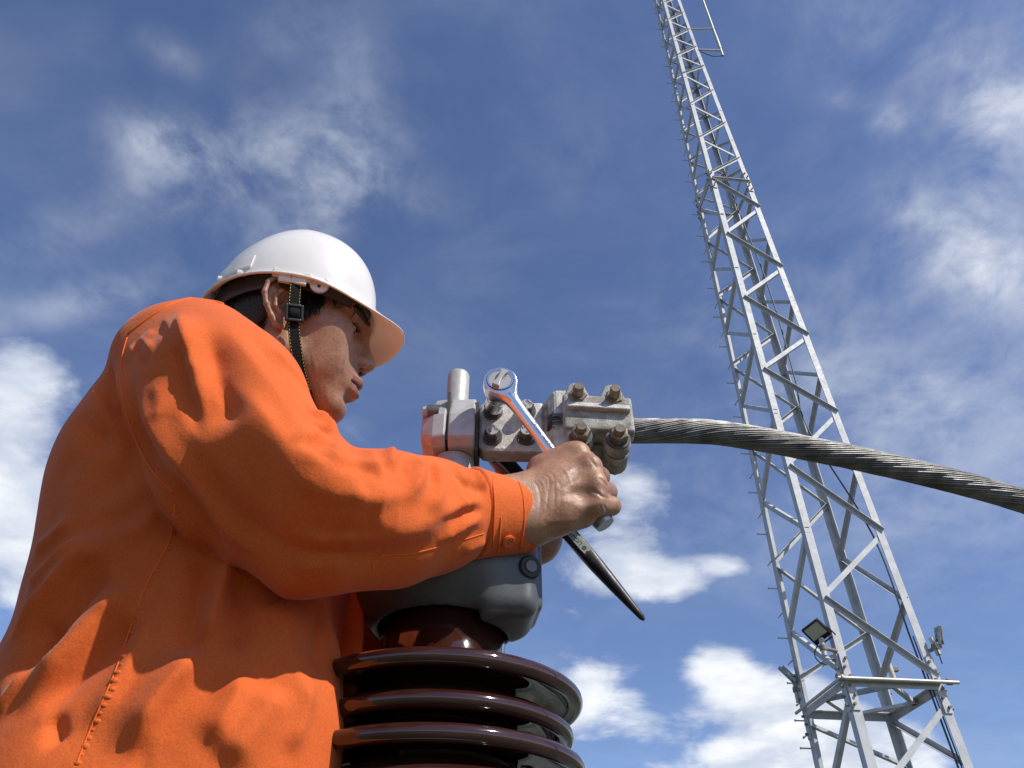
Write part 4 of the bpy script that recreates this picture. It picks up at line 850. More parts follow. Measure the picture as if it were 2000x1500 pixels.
# slim inner body joining head and hands inside the clothes
F = Field((-0.56, 0.50, -0.10), (0.06, 1.10, 0.66), 0.010)
F.ell((-0.37, 0.80, 0.44), (0.12, 0.16, 0.17), k=0.02); F.cone((-0.345, 0.80, 0.36), (-0.345, 0.80, 0.0), 0.115, 0.12, 0.05)
F.cone(NECK, (-0.36, 0.80, 0.48), 0.058, 0.09, 0.03)
for pts, rr in (([(-0.36, 0.80, 0.53), (-0.36, 0.65, 0.55), (-0.18, 0.60, 0.345), (0.0, 0.715, 0.42)], [0.06, 0.055, 0.04, 0.028]), ([(-0.36, 0.80, 0.53), (-0.33, 0.97, 0.55), (-0.15, 0.96, 0.37), (-0.01, 0.885, 0.445)], [0.06, 0.055, 0.04, 0.022])): F.chain(pts, rr, 0.02)
iv, if_ = F.mesh()
er, erf = make_ear(-1); el, elf = make_ear(1)
allv = np.vstack([hv, rv, lv_, iv, hw(er), hw(el)]); o1 = len(hv); o2 = o1+len(rv); o3 = o2+len(lv_); o4 = o3+len(iv); o5 = o4+len(er)
# facial creases, laid on by sight
hn = vert_normals(hv, hf); hb_ = bvh_of(hv, hf); out = np.zeros(len(hv))
for pts, h_, wl, wr in [([(676, 705), (668, 720), (664, 740)], -0.0007, 0.003, 0.003), ([(668, 712), (655, 728), (652, 745)], 0.0005, 0.004, 0.004), ([(604, 680), (609, 720), (616, 752)], -0.0004, 0.0014, 0.0014), ([(612, 690), (617, 730), (622, 760)], 0.0003, 0.0022, 0.0022),
                        ([(630, 735), (632, 770), (638, 795)], -0.0003, 0.0016, 0.0016), ([(620, 745), (624, 775)], -0.0005, 0.0014, 0.0014), ([(684, 640), (676, 636), (668, 637)], -0.0006, 0.001, 0.001), ([(683, 646), (675, 647), (668, 650)], -0.0005, 0.001, 0.001)]:
    fold(hv, hn, out, hb_, pts, h_, wl, wr)
hv = hv+hn*out[:, None]; allv[:o1] = hv
faces = np.vstack([hf, rf+o1, lf_+o2, if_+o3, erf+o4, elf+o5])
person = obj('person', allv, faces, M['skin'])
tag(person, 'worker in orange shirt and white hard hat bending over the bushing, tightening a bolt', 'person')
person.data.materials.append(M['lip'])
cen = head_local[hf].mean(1); lipm = (cen[:, 0] > 0.0865) & (np.abs(cen[:, 1]) < 0.0262) & (cen[:, 2] < -0.0570-0.10*np.abs(cen[:, 1])) & (cen[:, 2] > -0.0835+0.40*np.abs(cen[:, 1])) & (cen[:, 0] > 0.1000-0.55*np.abs(cen[:, 1]))
mi = np.zeros(len(faces), np.int32); mi[:len(hf)][lipm] = 1; person.data.polygons.foreach_set('material_index', mi); person.data.update()
for s in (-1, 1):
    e = MB().sphere(hw((0.0775, s*0.033, 0.0075)), 0.0119, 20, 14).build('eye', M['eye'], person)
    p = hw((0.0775, s*0.033, 0.0075)); fdir = unit(hw((1, s*0.033, -0.35))-p)
    MB().sphere(p+fdir*0.0062, 0.0068, 16, 10).build('iris', M['iris'], e)
    m = MB()                                                            # lashes and brow hairs
    for k in range(26):
        t = k/25; r0 = np.array([0.0885-0.0085*t, s*(0.024+0.023*t), 0.0085+0.001*math.sin(3.1*t)]); m.tube([hw(r0), hw(r0+np.array([0.006, s*0.002, -0.0015])), hw(r0+np.array([0.009, s*0.003, 0.001]))], [0.0004, 0.0003, 0.0001], n=3)
    m.build('eyelashes', M['hair'], person, smooth=False)
    m = MB(); hb2 = bvh_of(head_local, hf)
    for k in range(170):
        t = RNG.uniform(0, 1); yy = s*(0.012+0.040*t); zz = 0.0265+0.0075*math.sin(2.4*t)+RNG.uniform(-0.0038, 0.0038)*(1-0.5*t)
        hit = hb2.ray_cast(Vector((0.2, yy*1.25, zz)), Vector((-1, -yy*2.0, 0)).normalized())
        if hit[0] is None: continue
        r0 = np.array(hit[0]); nn = np.array(hit[1]); d = unit(np.array([-0.4, s*1.0, -0.25])-nn*0.0+nn*0.35); L_ = RNG.uniform(0.005, 0.009)
        m.tube([hw(r0-nn*0.0006), hw(r0+d*L_*0.5+nn*0.0008), hw(r0+d*L_+nn*0.0004)], [0.0004, 0.00035, 0.0001], n=3)
    m.build('eyebrow', M['hair'], person, smooth=False)

# hair: a close cap on the skull plus thousands of short strands round the ear, nape, temple
F = Field((-0.12, -0.095, -0.075), (0.10, 0.095, 0.16), 0.0025)
F.ell((-0.0045, 0, 0.050), (0.0990, 0.0795, 0.0860), k=0.01)
F.cone((-0.030, 0, 0.0), (-0.045, 0, -0.045), 0.066, 0.050, 0.02)
F.cone((0.112, -0.12, -0.03), (0.112, 0.12, -0.03), 0.082, 0.082, 0.008, sub=True); F.cone((0.020, -0.12, -0.080), (0.020, 0.12, -0.080), 0.078, 0.078, 0.006, sub=True)
F.cone((-0.10, -0.12, -0.11), (-0.10, 0.12, -0.11), 0.058, 0.058, 0.006, sub=True)
v, f = F.mesh(); v = relax(v, f, 1); v = v+np.array([[0.0006*math.sin(a[0]*900)*math.sin(a[2]*700+a[1]*400) for _ in range(3)] for a in v])
hair = obj('hair', hw(v), f, M['hair'], person)
hbl = bvh_of(head_local, hf); m = MB(); made = 0
for _ in range(16000):
    s = -1 if RNG.uniform() < 0.8 else 1
    x, z = (RNG.uniform(-0.10, 0.052), RNG.uniform(-0.055, 0.055)) if RNG.uniform() < 0.55 else (RNG.uniform(0.012, 0.046), RNG.uniform(-0.012, 0.035))
    ok = (x < -0.022 and z > -0.052-0.30*(x+0.022)*0+0.02*(x < -0.08)) and (z > -0.036 or x < -0.035) or (-0.022 <= x < 0.012 and z > 0.032) or (0.010 <= x < 0.042 and z > -0.002+max(0, (x-0.024))*1.2-0.012*(RNG.uniform() < 0.25)) or (x >= 0.04 and z > 0.04)
    if not ok: continue
    hit = hbl.ray_cast(Vector((x, s*0.16, z)), Vector((0, -s, 0)))
    if hit[0] is None: continue
    r0 = np.array(hit[0]); nn = np.array(hit[1])
    if abs(r0[1]) < 0.03: continue
    side_f = 1.0 if x > 0.0 else -0.55
    d = unit(np.array([0.10*side_f-0.25*(x < -0.02), 0, -1.0])+nn*0.32+RNG.normal(0, 0.22, 3)); L_ = RNG.uniform(0.008, 0.017)*(0.75 if z < 0.0 else 1.0)
    r = RNG.uniform(0.00018, 0.00032)
    m.tube([r0-nn*0.0008, r0+d*L_*0.45+nn*0.0012, r0+d*L_*0.8+nn*0.0012+np.array([0, 0, -0.001]), r0+d*L_+nn*0.0006+np.array([0, 0, -0.002])], [r, r, r*0.8, r*0.25], n=3); made += 1
    if made > 4600: break
v = hw(m.v); o = obj('hair_strands', v, m.f, M['hair'], person, smooth=True); o['kind'] = 'stuff'
m = MB()
for pts in ([(652, 573), (650, 585), (655, 600)], [(655, 574), (656, 590), (653, 602)], [(668, 580), (671, 592), (662, 602), (648, 603)], [(690, 596), (692, 608), (686, 620), (678, 628)], [(656, 573), (653, 588), (652, 600)], [(648, 572), (652, 586), (651, 596)], [(672, 585), (680, 596), (696, 600)]):
    P, Nn = on_surface(hb_, pts, 10)
    if P is not None: m.tube(P+Nn*0.0012, np.linspace(0.0009, 0.0002, len(P)), n=5)
if m.v: m.build('forehead_lock', M['hair'], person)
m = MB()                                                                # beads of sweat on the temple
for (x, y, r) in ((615, 609, 1.0), (614, 618, 0.9), (616, 624, 1.3), (622, 600, 0.7), (598, 632, 0.8), (606, 640, 0.6), (640, 606, 0.7), (590, 700, 0.7), (645, 655, 0.6), (612, 590, 0.7), (551, 688, 0.7), (566, 660, 0.6)):
    p, nn = cast(hb_, x, y)
    if p is not None: m.sphere(p, 0.0010*r, 8, 6)
if m.v: m.build('sweat_bead', M['sweat'], person)

# ------------------------------------------------------------------ orange work shirt
F = Field((-0.58, 0.44, -0.06), (0.04, 1.10, 0.66), 0.0032)
F.ell((-0.346, 0.80, 0.450), (0.146, 0.205, 0.195), k=0.03)
F.ell((-0.376, 0.785, 0.475), (0.116, 0.200, 0.155), k=0.05)
F.cone((-0.335, 0.79, 0.42), (-0.330, 0.79, -0.08), 0.150, 0.172, 0.06, flat=((0, 1, 0), 1.18))
F.cone((-0.352, 0.80, 0.552), (-0.350, 0.665, 0.554), 0.076, 0.078, 0.04); F.cone((-0.345, 0.82, 0.555), (-0.330, 0.97, 0.560), 0.08, 0.084, 0.04)
F.chain([(-0.335, 0.975, 0.565), (-0.215, 0.975, 0.42), (-0.150, 0.960, 0.370), (-0.085, 0.925, 0.405), at_y(968, 1062, 0.885)], [0.084, 0.080, 0.068, 0.052, 0.036], 0.012)
SL = [(-0.350, 0.637, 0.550), (-0.298, 0.614, 0.482), (-0.248, 0.602, 0.404), at_y(622, 1022, 0.600), at_y(760, 1014, 0.645), at_y(845, 1008, 0.675), at_y(905, 1003, 0.691)]
SRr = [0.083, 0.090, 0.079, 0.0655, 0.0635, 0.0590, 0.0470]
F.ell((-0.258, 0.700, 0.182), (0.110, 0.085, 0.150), k=0.05)
F.chain(SL, SRr, 0.009)
v, f = F.mesh(); v = relax(v, f, 5, 0.5)
n0 = vert_normals(v, f); bv = bvh_of(v, f); out = np.zeros(len(v))
mm = 0.001
FOLDS = [([(330, 640), (352, 720), (372, 800), (392, 870)], -5, 8, 8), ([(455, 630), (520, 720), (575, 800), (612, 850)], 5, 6, 10), ([(280, 900), (340, 1000), (420, 1090), (500, 1140)], 6, 6, 8), ([(540, 900), (600, 960), (700, 985), (800, 975)], 4, 8, 5), ([(600, 905), (660, 930), (720, 930)], -4, 6, 8), ([(560, 1040), (650, 1060), (760, 1045), (850, 1030)], 4, 6, 8), ([(300, 1180), (270, 1260), (220, 1350), (170, 1430)], 5, 6, 10), ([(480, 1300), (450, 1380), (400, 1460)], 6, 7, 12), ([(600, 1330), (590, 1400), (560, 1480)], 5, 8, 10), ([(60, 1300), (30, 1350), (-20, 1400)], 6, 8, 12), ([(372, 640), (440, 735), (515, 835), (600, 915), (700, 958), (820, 985), (940, 985)], 13, 42, 30), ([(290, 800), (365, 920), (455, 1020), (560, 1085), (700, 1092), (830, 1075)], -15, 34, 30),
    ([(150, 830), (190, 900), (260, 980)], -10, 40, 40),
    # line in the photograph, height, width left, width right (mm)
    # shoulder and upper sleeve
    ([(343, 600), (362, 660), (382, 740), (402, 822)], 11, 17, 5), ([(318, 612), (340, 660), (352, 705)], 6, 12, 4), ([(300, 640), (335, 690), (360, 760)], 3, 10, 8),
    ([(398, 630), (422, 710), (442, 790), (470, 850)], -14, 14, 22),
    ([(425, 610), (470, 690), (515, 760), (575, 850), (600, 900)], 6, 16, 12), ([(470, 640), (530, 720), (590, 800), (625, 840)], -4, 9, 9), ([(520, 665), (575, 735), (620, 790)], 5, 10, 7),
    ([(250, 672), (262, 690), (275, 705)], 4, 4, 5), ([(268, 655), (288, 672), (300, 690)], 4, 4, 5), ([(283, 645), (300, 660)], 3, 4, 4), ([(256, 684), (276, 700), (290, 720)], -4, 4, 4),
    ([(236, 690), (240, 760), (262, 850), (300, 925), (345, 965)], 8, 7, 9), ([(222, 700), (214, 760), (232, 840), (270, 920)], -9, 8, 8), ([(208, 705), (190, 745), (205, 800), (250, 870)], 6, 8, 8), ([(195, 760), (215, 790), (250, 800)], -5, 6, 6),
    ([(262, 730), (290, 800), (330, 880), (385, 965), (450, 1055), (520, 1110)], 11, 14, 7), ([(250, 800), (285, 880), (340, 960), (410, 1050), (470, 1110)], -7, 9, 9),
    ([(340, 760), (380, 850), (450, 940), (520, 1020)], 4, 16, 16), ([(300, 740), (320, 790), (318, 830)], 3, 8, 6),
    # inner elbow
    ([(595, 812), (620, 818), (640, 838), (650, 862)], 7, 7, 5), ([(600, 830), (622, 838), (640, 858)], -6, 4, 4), ([(570, 895), (600, 872), (630, 858)], 5, 6, 5), ([(590, 905), (625, 888), (655, 880)], -4, 5, 5),
    ([(480, 760), (510, 830), (560, 895), (620, 925), (690, 920)], 6, 11, 16), ([(640, 870), (655, 900), (640, 940)], 4, 7, 7),
    # forearm
    ([(690, 862), (712, 866), (724, 892), (720, 925), (705, 945)], 9, 6, 9), ([(728, 885), (730, 910), (722, 935)], -3, 6, 6), ([(740, 872), (760, 876), (765, 900), (748, 930)], 9, 6, 8), ([(775, 890), (778, 912), (768, 940)], -3, 6, 6),
    ([(795, 882), (818, 888), (822, 920), (806, 955), (770, 985)], 9, 6, 9), ([(830, 895), (838, 925), (842, 955)], -4, 7, 6), ([(850, 893), (860, 930), (850, 975), (820, 1000)], 6, 8, 8),
    ([(884, 895), (912, 910), (936, 935), (949, 962)], 7, 5, 6), ([(886, 908), (905, 935), (930, 950), (945, 958)], -5, 6, 6),
    ([(835, 1015), (880, 998), (915, 986), (951, 983)], 6, 9, 4), ([(870, 1018), (912, 1000), (951, 993)], -3, 5, 6), ([(850, 1062), (895, 1035), (950, 1005)], 6, 7, 5), ([(870, 1075), (915, 1050), (950, 1030)], -2, 6, 6), ([(900, 1085), (930, 1068), (952, 1055)], 4, 5, 5),
    ([(690, 1012), (750, 1028), (820, 1022), (880, 1000)], 5, 12, 12), ([(700, 960), (680, 1000), (690, 1030)], 5, 12, 10), ([(640, 1100), (720, 1090), (800, 1070), (860, 1060)], -3, 10, 10),
    ([(560, 1130), (620, 1120), (700, 1110)], 3, 8, 8), ([(620, 950), (610, 1010), (640, 1060)], -3, 16, 16),
    # back and side of the shirt
    ([(246, 1052), (205, 1080), (167, 1105), (110, 1165), (40, 1235), (-30, 1300)], 13, 10, 22), ([(195, 1050), (150, 1085), (95, 1125), (40, 1170)], 8, 8, 14),
    ([(150, 1010), (110, 1045), (60, 1090)], 6, 9, 10), ([(230, 1110), (180, 1150), (120, 1215), (60, 1280), (0, 1330)], -9, 14, 12), ([(282, 1128), (230, 1185), (170, 1250), (110, 1310), (20, 1390)], 12, 9, 22), ([(260, 1190), (220, 1240), (150, 1310), (60, 1400)], -9, 14, 14),
    ([(70, 1220), (100, 1245), (122, 1275)], -7, 8, 9), ([(100, 1390), (108, 1430), (112, 1460)], -6, 7, 7),
    ([(400, 1262), (370, 1310), (330, 1355), (290, 1410), (245, 1490)], 13, 8, 20), ([(455, 1070), (432, 1150), (412, 1215), (398, 1262)], 13, 8, 11), ([(420, 1060), (398, 1140), (380, 1220), (350, 1300)], -9, 12, 12), ([(480, 1110), (465, 1200), (455, 1290)], -8, 12, 14),
    ([(535, 1335), (515, 1390), (470, 1450), (430, 1500)], 9, 16, 18), ([(275, 1440), (278, 1480), (268, 1530)], -1.5, 6, 8), ([(560, 1130), (555, 1220), (575, 1320), (600, 1400)], 5, 16, 18), ([(630, 1160), (622, 1240), (632, 1330)], -6, 9, 9),
    ([(300, 960), (250, 1000), (190, 1030), (120, 1070)], -5, 12, 12), ([(320, 980), (280, 1030), (230, 1060)], 5, 8, 10), ([(140, 770), (165, 760), (190, 720)], 6, 10, 8), ([(150, 810), (175, 840), (230, 870)], -5, 12, 12), ([(130, 860), (180, 890), (250, 905)], 4, 14, 12)]
for pts, h_, wl, wr in FOLDS:
    kf = 1.45 if pts[0][1] > 1000 and pts[-1][0] < 620 else 1.1          # the loose body of the shirt hangs in deeper folds
    fold(v, n0, out, bv, pts, h_*kf*mm, wl*mm, wr*mm, n=26)
for k in range(46):                                                     # small creases: across the forearm, slanting on the upper arm and the back
    if k < 20: x0, y0 = RNG.uniform(660, 930), RNG.uniform(905, 1070); a = RNG.uniform(1.1, 2.0)
    elif k < 34: x0, y0 = RNG.uniform(300, 640), RNG.uniform(680, 1080); a = RNG.uniform(0.5, 1.3)
    else: x0, y0 = RNG.uniform(30, 560), RNG.uniform(1080, 1450); a = RNG.uniform(1.9, 2.5)
    L_ = RNG.uniform(22, 55); c_ = RNG.uniform(-0.4, 0.4); pts = [(x0+L_*t*math.cos(a+c_*t), y0+L_*t*math.sin(a+c_*t)) for t in (-1, -0.3, 0.3, 1)]
    w_ = RNG.uniform(2.6, 5.5); fold(v, n0, out, bv, pts, RNG.uniform(0.8, 2.0)*(1 if RNG.uniform() < 0.6 else -1)*mm, w_*mm, w_*0.7*mm, n=14, t0=0.45, t1=0.45)
lf = (np.sin(v@np.array([31, 17, 23])+1.3*np.sin(v@np.array([-19, 27, 11])))+np.sin(v@np.array([-23, 37, 29])+1.7*np.sin(v@np.array([29, -13, 31]))))*0.0011     # soft unevenness of loose cloth
v = v+n0*(out+lf)[:, None]; v = relax(v, f, 1, 0.4)
shirt = obj('shirt', v, f, M['fabric'], person)
bv2 = bvh_of(v, f)
def seam(pts, n=60, r=0.0011, stitch=True, off=0.0, name='seam'):
    P, Nn = on_surface(bv2, pts, n)
    if P is None: return
    P = P+Nn*off; k = np.ones(5)/5
    if len(P) > 12: P[2:-2] = np.stack([np.convolve(P[:, i], k, 'valid') for i in range(3)], 1)
    m = MB(); m.tube(P, r, n=6); s_ = m.build(name, M['thread'], shirt)
    return s_
seam([(250, 652), (300, 615), (350, 588), (398, 583), (436, 594)], r=0.0016)
seam([(248, 660), (238, 700), (236, 760), (258, 842), (298, 920), (340, 962)], r=0.0009)
seam([(342, 985), (331, 1057), (281, 1152), (228, 1304), (182, 1410), (150, 1490)], r=0.0008)

seam([(727, 1100), (750, 1085), (800, 1082), (880, 1062), (945, 1042)], r=0.0007); seam([(727, 1100), (730, 1112)], r=0.0007)
for i in range(34):                                                     # puckers beside the side seam
    t = i/33; x = np.interp(t, [0, .15, .35, .65, .85, 1], [348, 337, 287, 234, 188, 152]); y = np.interp(t, [0, .15, .35, .65, .85, 1], [1000, 1057, 1152, 1304, 1410, 1490])
    p, nn = cast(bv2, x, y)
    if p is None: continue
    MB().sphere(p-nn*0.0019, 0.0028+0.0004*math.sin(i*2.3), 10, 8, sc=(1.25, 1, 0.9+0.1*math.sin(i*1.7))).build('seam_pucker', M['fabric'], shirt)
# front edge of the shirt with its button placket
P = [at_y(690, 1120, 0.80), at_y(700, 1180, 0.795), at_y(700, 1260, 0.785), at_y(690, 1330, 0.775), at_y(680, 1420, 0.765)]
for dx, mt in ((0.0, 'fabric'),):
    m = MB(); Q = spline(P, 24); m.tube(Q-np.array([0.012, 0, 0]), 0.020, n=14, flat=0.30, hint=(0.4, 1, 0)); m.build('placket', M[mt], shirt)
# collar ring
m = MB(); ring = []
cz = NECK+np.array([0.004, 0.0, 0.058]); axn = unit(np.array([0.10, -0.10, 1.0])); u, w, _ = frame_of(axn, (1, 0, 0))
for r, h_ in ((0.079, -0.04), (0.074, 0.010), (0.071, 0.014), (0.068, 0.010), (0.070, -0.04)): ring.append([cz+axn*h_+r*(math.cos(a)*u*1.02+math.sin(a)*w) for a in np.linspace(0, 2*math.pi, 48, endpoint=False)])
m.rings(ring, caps=False); m.build('collar', M['fabric'], shirt)
# right cuff: band with edge stitching, overlap and button
c0 = at_y(920, 1003, 0.6945); c1 = at_y(1019, 1010, 0.7225); ax = unit(c1-c0); u = unit(np.array([0, 0, 1.0])-ax*ax[2]); w = np.cross(ax, u)
def cuff_ring(t, ru, rw, wob=0.0):
    out_ = []
    for k in range(72):
        a = 2*math.pi*k/72; q = 1+wob*math.sin(3*a+t*2)+wob*0.7*math.sin(5*a+1)
        slant = 0.010*math.cos(a)*t                                     # the top edge reaches less far than the bottom one
        out_.append(c0+(c1-c0)*t-ax*slant*0.6+u*(math.cos(a)*ru*q)+w*(math.sin(a)*rw*q))
    return out_
prof = [(-0.05, 0.0440, 0.043), (0.0, 0.0486, 0.0472), (0.05, 0.0490, 0.0476), (0.09, 0.0478, 0.0466), (0.2, 0.0466, 0.0456), (0.35, 0.0450, 0.0436), (0.62, 0.0434, 0.0418), (0.84, 0.0420, 0.0400), (0.875, 0.0410, 0.0390), (0.91, 0.0418, 0.0396), (0.985, 0.0410, 0.0386), (1.0, 0.0398, 0.0376), (0.985, 0.0384, 0.0362), (0.6, 0.0400, 0.038), (0.2, 0.041, 0.040)]
m = MB(); m.rings([cuff_ring(t, a, b, 0.012) for t, a, b in prof], caps=False); cuff = m.build('cuff', M['fabric'], shirt)
cuff.modifiers.new('smooth', 'SUBSURF').render_levels = 1
cv = np.array(m.v); bvc = BVHTree.FromPolygons([tuple(x) for x in m.v], m.f)
def cuff_line(pts, r=0.0010, n=40, name='stitching'):
    P, Nn = on_surface(bvc, pts, n)
    if P is not None: MB().tube(P, r, n=5).build(name, M['thread'], cuff)
cuff_line([(1010, 930), (1022, 970), (1024, 1020), (1016, 1070)]); cuff_line([(972, 1080), (976, 1045), (978, 1010)], r=0.0010); cuff_line([(962, 930), (966, 990), (962, 1070)], r=0.0009)
p, nn = cast(bvc, 992, 1056)
if p is not None:
    bt = MB().cyl(p-nn*0.0005, p+nn*0.0028, 0.0068, n=28, prof=[(0, 0.0062), (0.5, 0.0068), (0.85, 0.0068), (1.0, 0.0060)]); bo = bt.build('button', M['button'], cuff, sharp=40)
    uu, ww, _ = frame_of(nn)
    MB().rings([[p+nn*hh+r_*(math.cos(a)*uu+math.sin(a)*ww) for a in np.linspace(0, 2*math.pi, 24, endpoint=False)] for r_, hh in ((0.0058, 0.0026), (0.0058, 0.0033), (0.0046, 0.0033), (0.0046, 0.0026))], caps=False, closed=True).build('button_rim', M['button'], cuff, sharp=30)
    for sx, sy in ((1, 1), (-1, 1), (1, -1), (-1, -1)):
        q = p+uu*0.0015*sx+ww*0.0015*sy; MB().cyl(q+nn*0.0026, q+nn*0.0030, 0.0008, n=10).build('button_hole', M['mark'], cuff)
# trousers and boots
F = Field((-0.62, 0.50, GROUND+0.06), (-0.10, 1.08, 0.10), 0.010)
F.cone((-0.346, 0.79, 0.05), (-0.35, 0.79, -0.06), 0.150, 0.148, 0.03, flat=((0, 1, 0), 1.16))
for s in (-1, 1): F.chain([(-0.36, 0.79+s*0.09, -0.06), (-0.34, 0.79+s*0.11, -0.40), (-0.36, 0.79+s*0.12, GROUND+0.11)], [0.10, 0.078, 0.062], 0.03)
v, f = F.mesh(); v = relax(v, f, 3); obj('trousers', v, f, M['trouser'], person)
for s in (-1, 1):
    F = Field((-0.50, 0.60+s*0.12, GROUND-0.01), (-0.10, 0.98+s*0.12, GROUND+0.22), 0.007); b0 = np.array([-0.36, 0.79+s*0.12, GROUND])
    F.cone(b0+(0, 0, 0.17), b0+(0, 0, 0.07), 0.055, 0.052, 0.01); F.cone(b0+(-0.03, 0, 0.045), b0+(0.15, s*0.01, 0.04), 0.042, 0.040, 0.03); F.cone(b0+(-0.05, 0, 0.016), b0+(0.16, s*0.01, 0.016), 0.016, 0.016, 0.005, flat=((0, 1, 0), 2.7))
    v, f = F.mesh(); v[:, 2] = np.maximum(v[:, 2], GROUND+0.002); obj('boot', relax(v, f, 1), f, M['leather'], person)

# ------------------------------------------------------------------ hard hat (built round the head, in the head's own axes)
hat = empty('hard_hat', hw((0, 0, 0.037)), 'white plastic hard hat with a wide brim and black chin strap on the worker', 'hard hat')
def sgnpow(x, e): return math.copysign(abs(x)**e, x)
def rim_pt(a, k=1.0):
    c, s = math.cos(a), math.sin(a); rx = 0.1125 if c > 0 else 0.1135; e = 2/2.15
    return np.array([rx*sgnpow(c, e)*k, 0.1010*sgnpow(s, e)*k, 0])
NA = 120; AN = [2*math.pi*k/NA for k in range(NA)]
def brim_w(a):                                                          # 1 at the front, 0 at the sides and back
    d = abs((a+math.pi) % (2*math.pi)-math.pi); t = max(0.0, 1-d/math.radians(84)); return t*t*(3-2*t)
def rim_z(a): return 0.036+0.002*math.cos(a)-0.013*max(0, -math.cos(a))**2
rows = []
BN = 9
for j in range(BN+1):                                                   # brim / rim lip, outer edge first
    s_ = 1-j/BN; row = []
    for a in AN:
        p = rim_pt(a); c = math.cos(a); wv = brim_w(a); out_d = unit(np.array([p[0], p[1]*0.75, 0])); out_d = unit(np.array([1.0, p[1]*4.2, 0]))*wv+out_d*(1-wv); out_d = unit(out_d)
        ext = 0.0045+0.0425*wv+0.0055*max(0, -c)**2
        q = p+out_d*ext*s_; drop = (0.0045+0.005*max(0, -c)**2)*s_+wv*(0.002*s_+0.010*s_*s_)+wv*(4.0 if q[1] < 0 else 6.0)*q[1]**2*min(1, s_*1.25)
        q[2] = rim_z(a)-drop+(0.0015*(s_ > 0.9)); row.append(q)
    rows.append(row)
TN = 26
for j in range(1, TN+1):
    t = j/TN*math.pi/2; row = []
    for a in AN:
        c = math.cos(a); ex = 2.35 if c > 0 else 2.35-0.45*min(1, -c*1.4)
        rr = max(math.cos(t), 0)**(2/ex); zz = math.sin(t)**(2/ex); p = rim_pt(a, rr)+np.array([0.006*(1-rr), 0, 0]); z0 = rim_z(a); top = 0.159+0.0022*math.exp(-(p[1]/0.012)**2)*(1 if abs(p[0]) < 0.085 else 0)
        p[2] = z0+(top-z0)*zz; 
        if j == TN: p = np.array([0.006, 0, 0.1615])
        row.append(p)
    rows.append(row)
m = MB(); m.rings([[hw(p) for p in r] for r in rows], caps=False)
shell = m.build('shell', M['helmet'], hat)
so = shell.modifiers.new('thickness', 'SOLIDIFY'); so.thickness = 0.0026; so.offset = -1.0; so.use_rim = True; so.use_even_offset = False
sb = shell.modifiers.new('smooth', 'SUBSURF'); sb.levels = 1; sb.render_levels = 1
# raised moulding along the side of the shell, accessory slot
def shell_pt(a, t, off=0.0):
    c = math.cos(a); ex = 2.35 if c > 0 else 2.35-0.45*min(1, -c*1.4); tt = t*math.pi/2; rr = max(math.cos(tt), 0)**(2/ex); zz = math.sin(tt)**(2/ex)
    p = rim_pt(a, rr)+np.array([0.006*(1-rr), 0, 0]); z0 = rim_z(a); p[2] = z0+(0.159-z0)*zz; return p+unit(p-np.array([0, 0, 0.03]))*off
rg = []
for dt, off in ((0.035, 0.0003), (0.045, 0.0022), (0.13, 0.0022), (0.15, 0.0003)): rg.append([hw(shell_pt(a, dt, off)) for a in np.linspace(math.radians(197), math.radians(243), 24)])
V_ = [p for r in rg for p in r]; n_ = 24; Fc = [(i*n_+k, i*n_+k+1, (i+1)*n_+k+1, (i+1)*n_+k) for i in range(3) for k in range(n_-1)]; Fc += [(0, n_, 2*n_, 3*n_), (n_-1, 4*n_-1, 3*n_-1, 2*n_-1)]
obj('side_moulding', V_, Fc, M['helmet'], hat, sharp=30)
# suspension headband, crown straps, tabs
def band(z_of, rx0, rx1, ry, hgt, a0, a1, name, thick=0.002, n=60):
    A_ = np.linspace(a0, a1, n); rg_ = []
    for a in A_:
        c, s = math.cos(a), math.sin(a); rx = rx0 if c > 0 else rx1; p = np.array([rx*c, ry*s, z_of(a)]); o_ = unit(np.array([c/rx, s/ry, 0])); hh = hgt(a)
        rg_.append([hw(p+o_*i_+np.array([0, 0, j_])) for i_, j_ in ((0, -hh/2), (thick, -hh/2), (thick, hh/2), (0, hh/2))])
    return MB().rings(rg_).build(name, M['dark_plastic'], hat, sharp=40)
band(lambda a: 0.040-0.030*max(0, -math.cos(a))**1.3+0.004*max(0, math.cos(a)), 0.1035, 0.1075, 0.0845, lambda a: 0.032+0.006*math.cos(a), 0, 2*math.pi, 'headband', n=90)
band(lambda a: -0.012, 0.1, 0.1040, 0.078, lambda a: 0.024, math.radians(155), math.radians(205), 'nape_strap')
for a in (35, 90, 145, 215, 270, 325):
    a = math.radians(a); q = [np.array([0.098*math.cos(a)*r, 0.083*math.sin(a)*r, z]) for r, z in ((1.0, 0.045), (0.97, 0.075), (0.76, 0.105), (0.4, 0.126), (0, 0.131))]
    MB().tube([hw(p) for p in spline(q, 14)], 0.009, n=8, flat=0.12, hint=HR@np.array([math.cos(a), math.sin(a), 0.0])).build('crown_strap', M['webbing'], hat)
def block(c, size, mat, name, bev=0.0015, R=None, parent=None):
    R = HR if R is None else R; return MB().box(hw(c), size, R).build(name, M[mat], parent or hat, smooth=False, bevel=bev)
block((0.000, -0.0970, 0.0345), (0.050, 0.007, 0.013), 'tab', 'strap_anchor'); block((0.002, -0.0990, 0.0265), (0.036, 0.006, 0.012), 'tab', 'strap_anchor')
MB().cyl(hw((0.036, -0.0955, 0.030)), hw((0.036, -0.0915, 0.030)), 0.0125, n=28).build('round_tab', M['helmet'], hat, sharp=40)
MB().cyl(hw((0.036, -0.0962, 0.026)), hw((0.036, -0.0945, 0.026)), 0.0022, n=14).build('tab_hole', M['mark'], hat)
for x in (-0.093, -0.066): block((x, -0.062 if x < -0.08 else -0.084, 0.034), (0.012, 0.006, 0.006), 'helmet', 'moulding_tab')
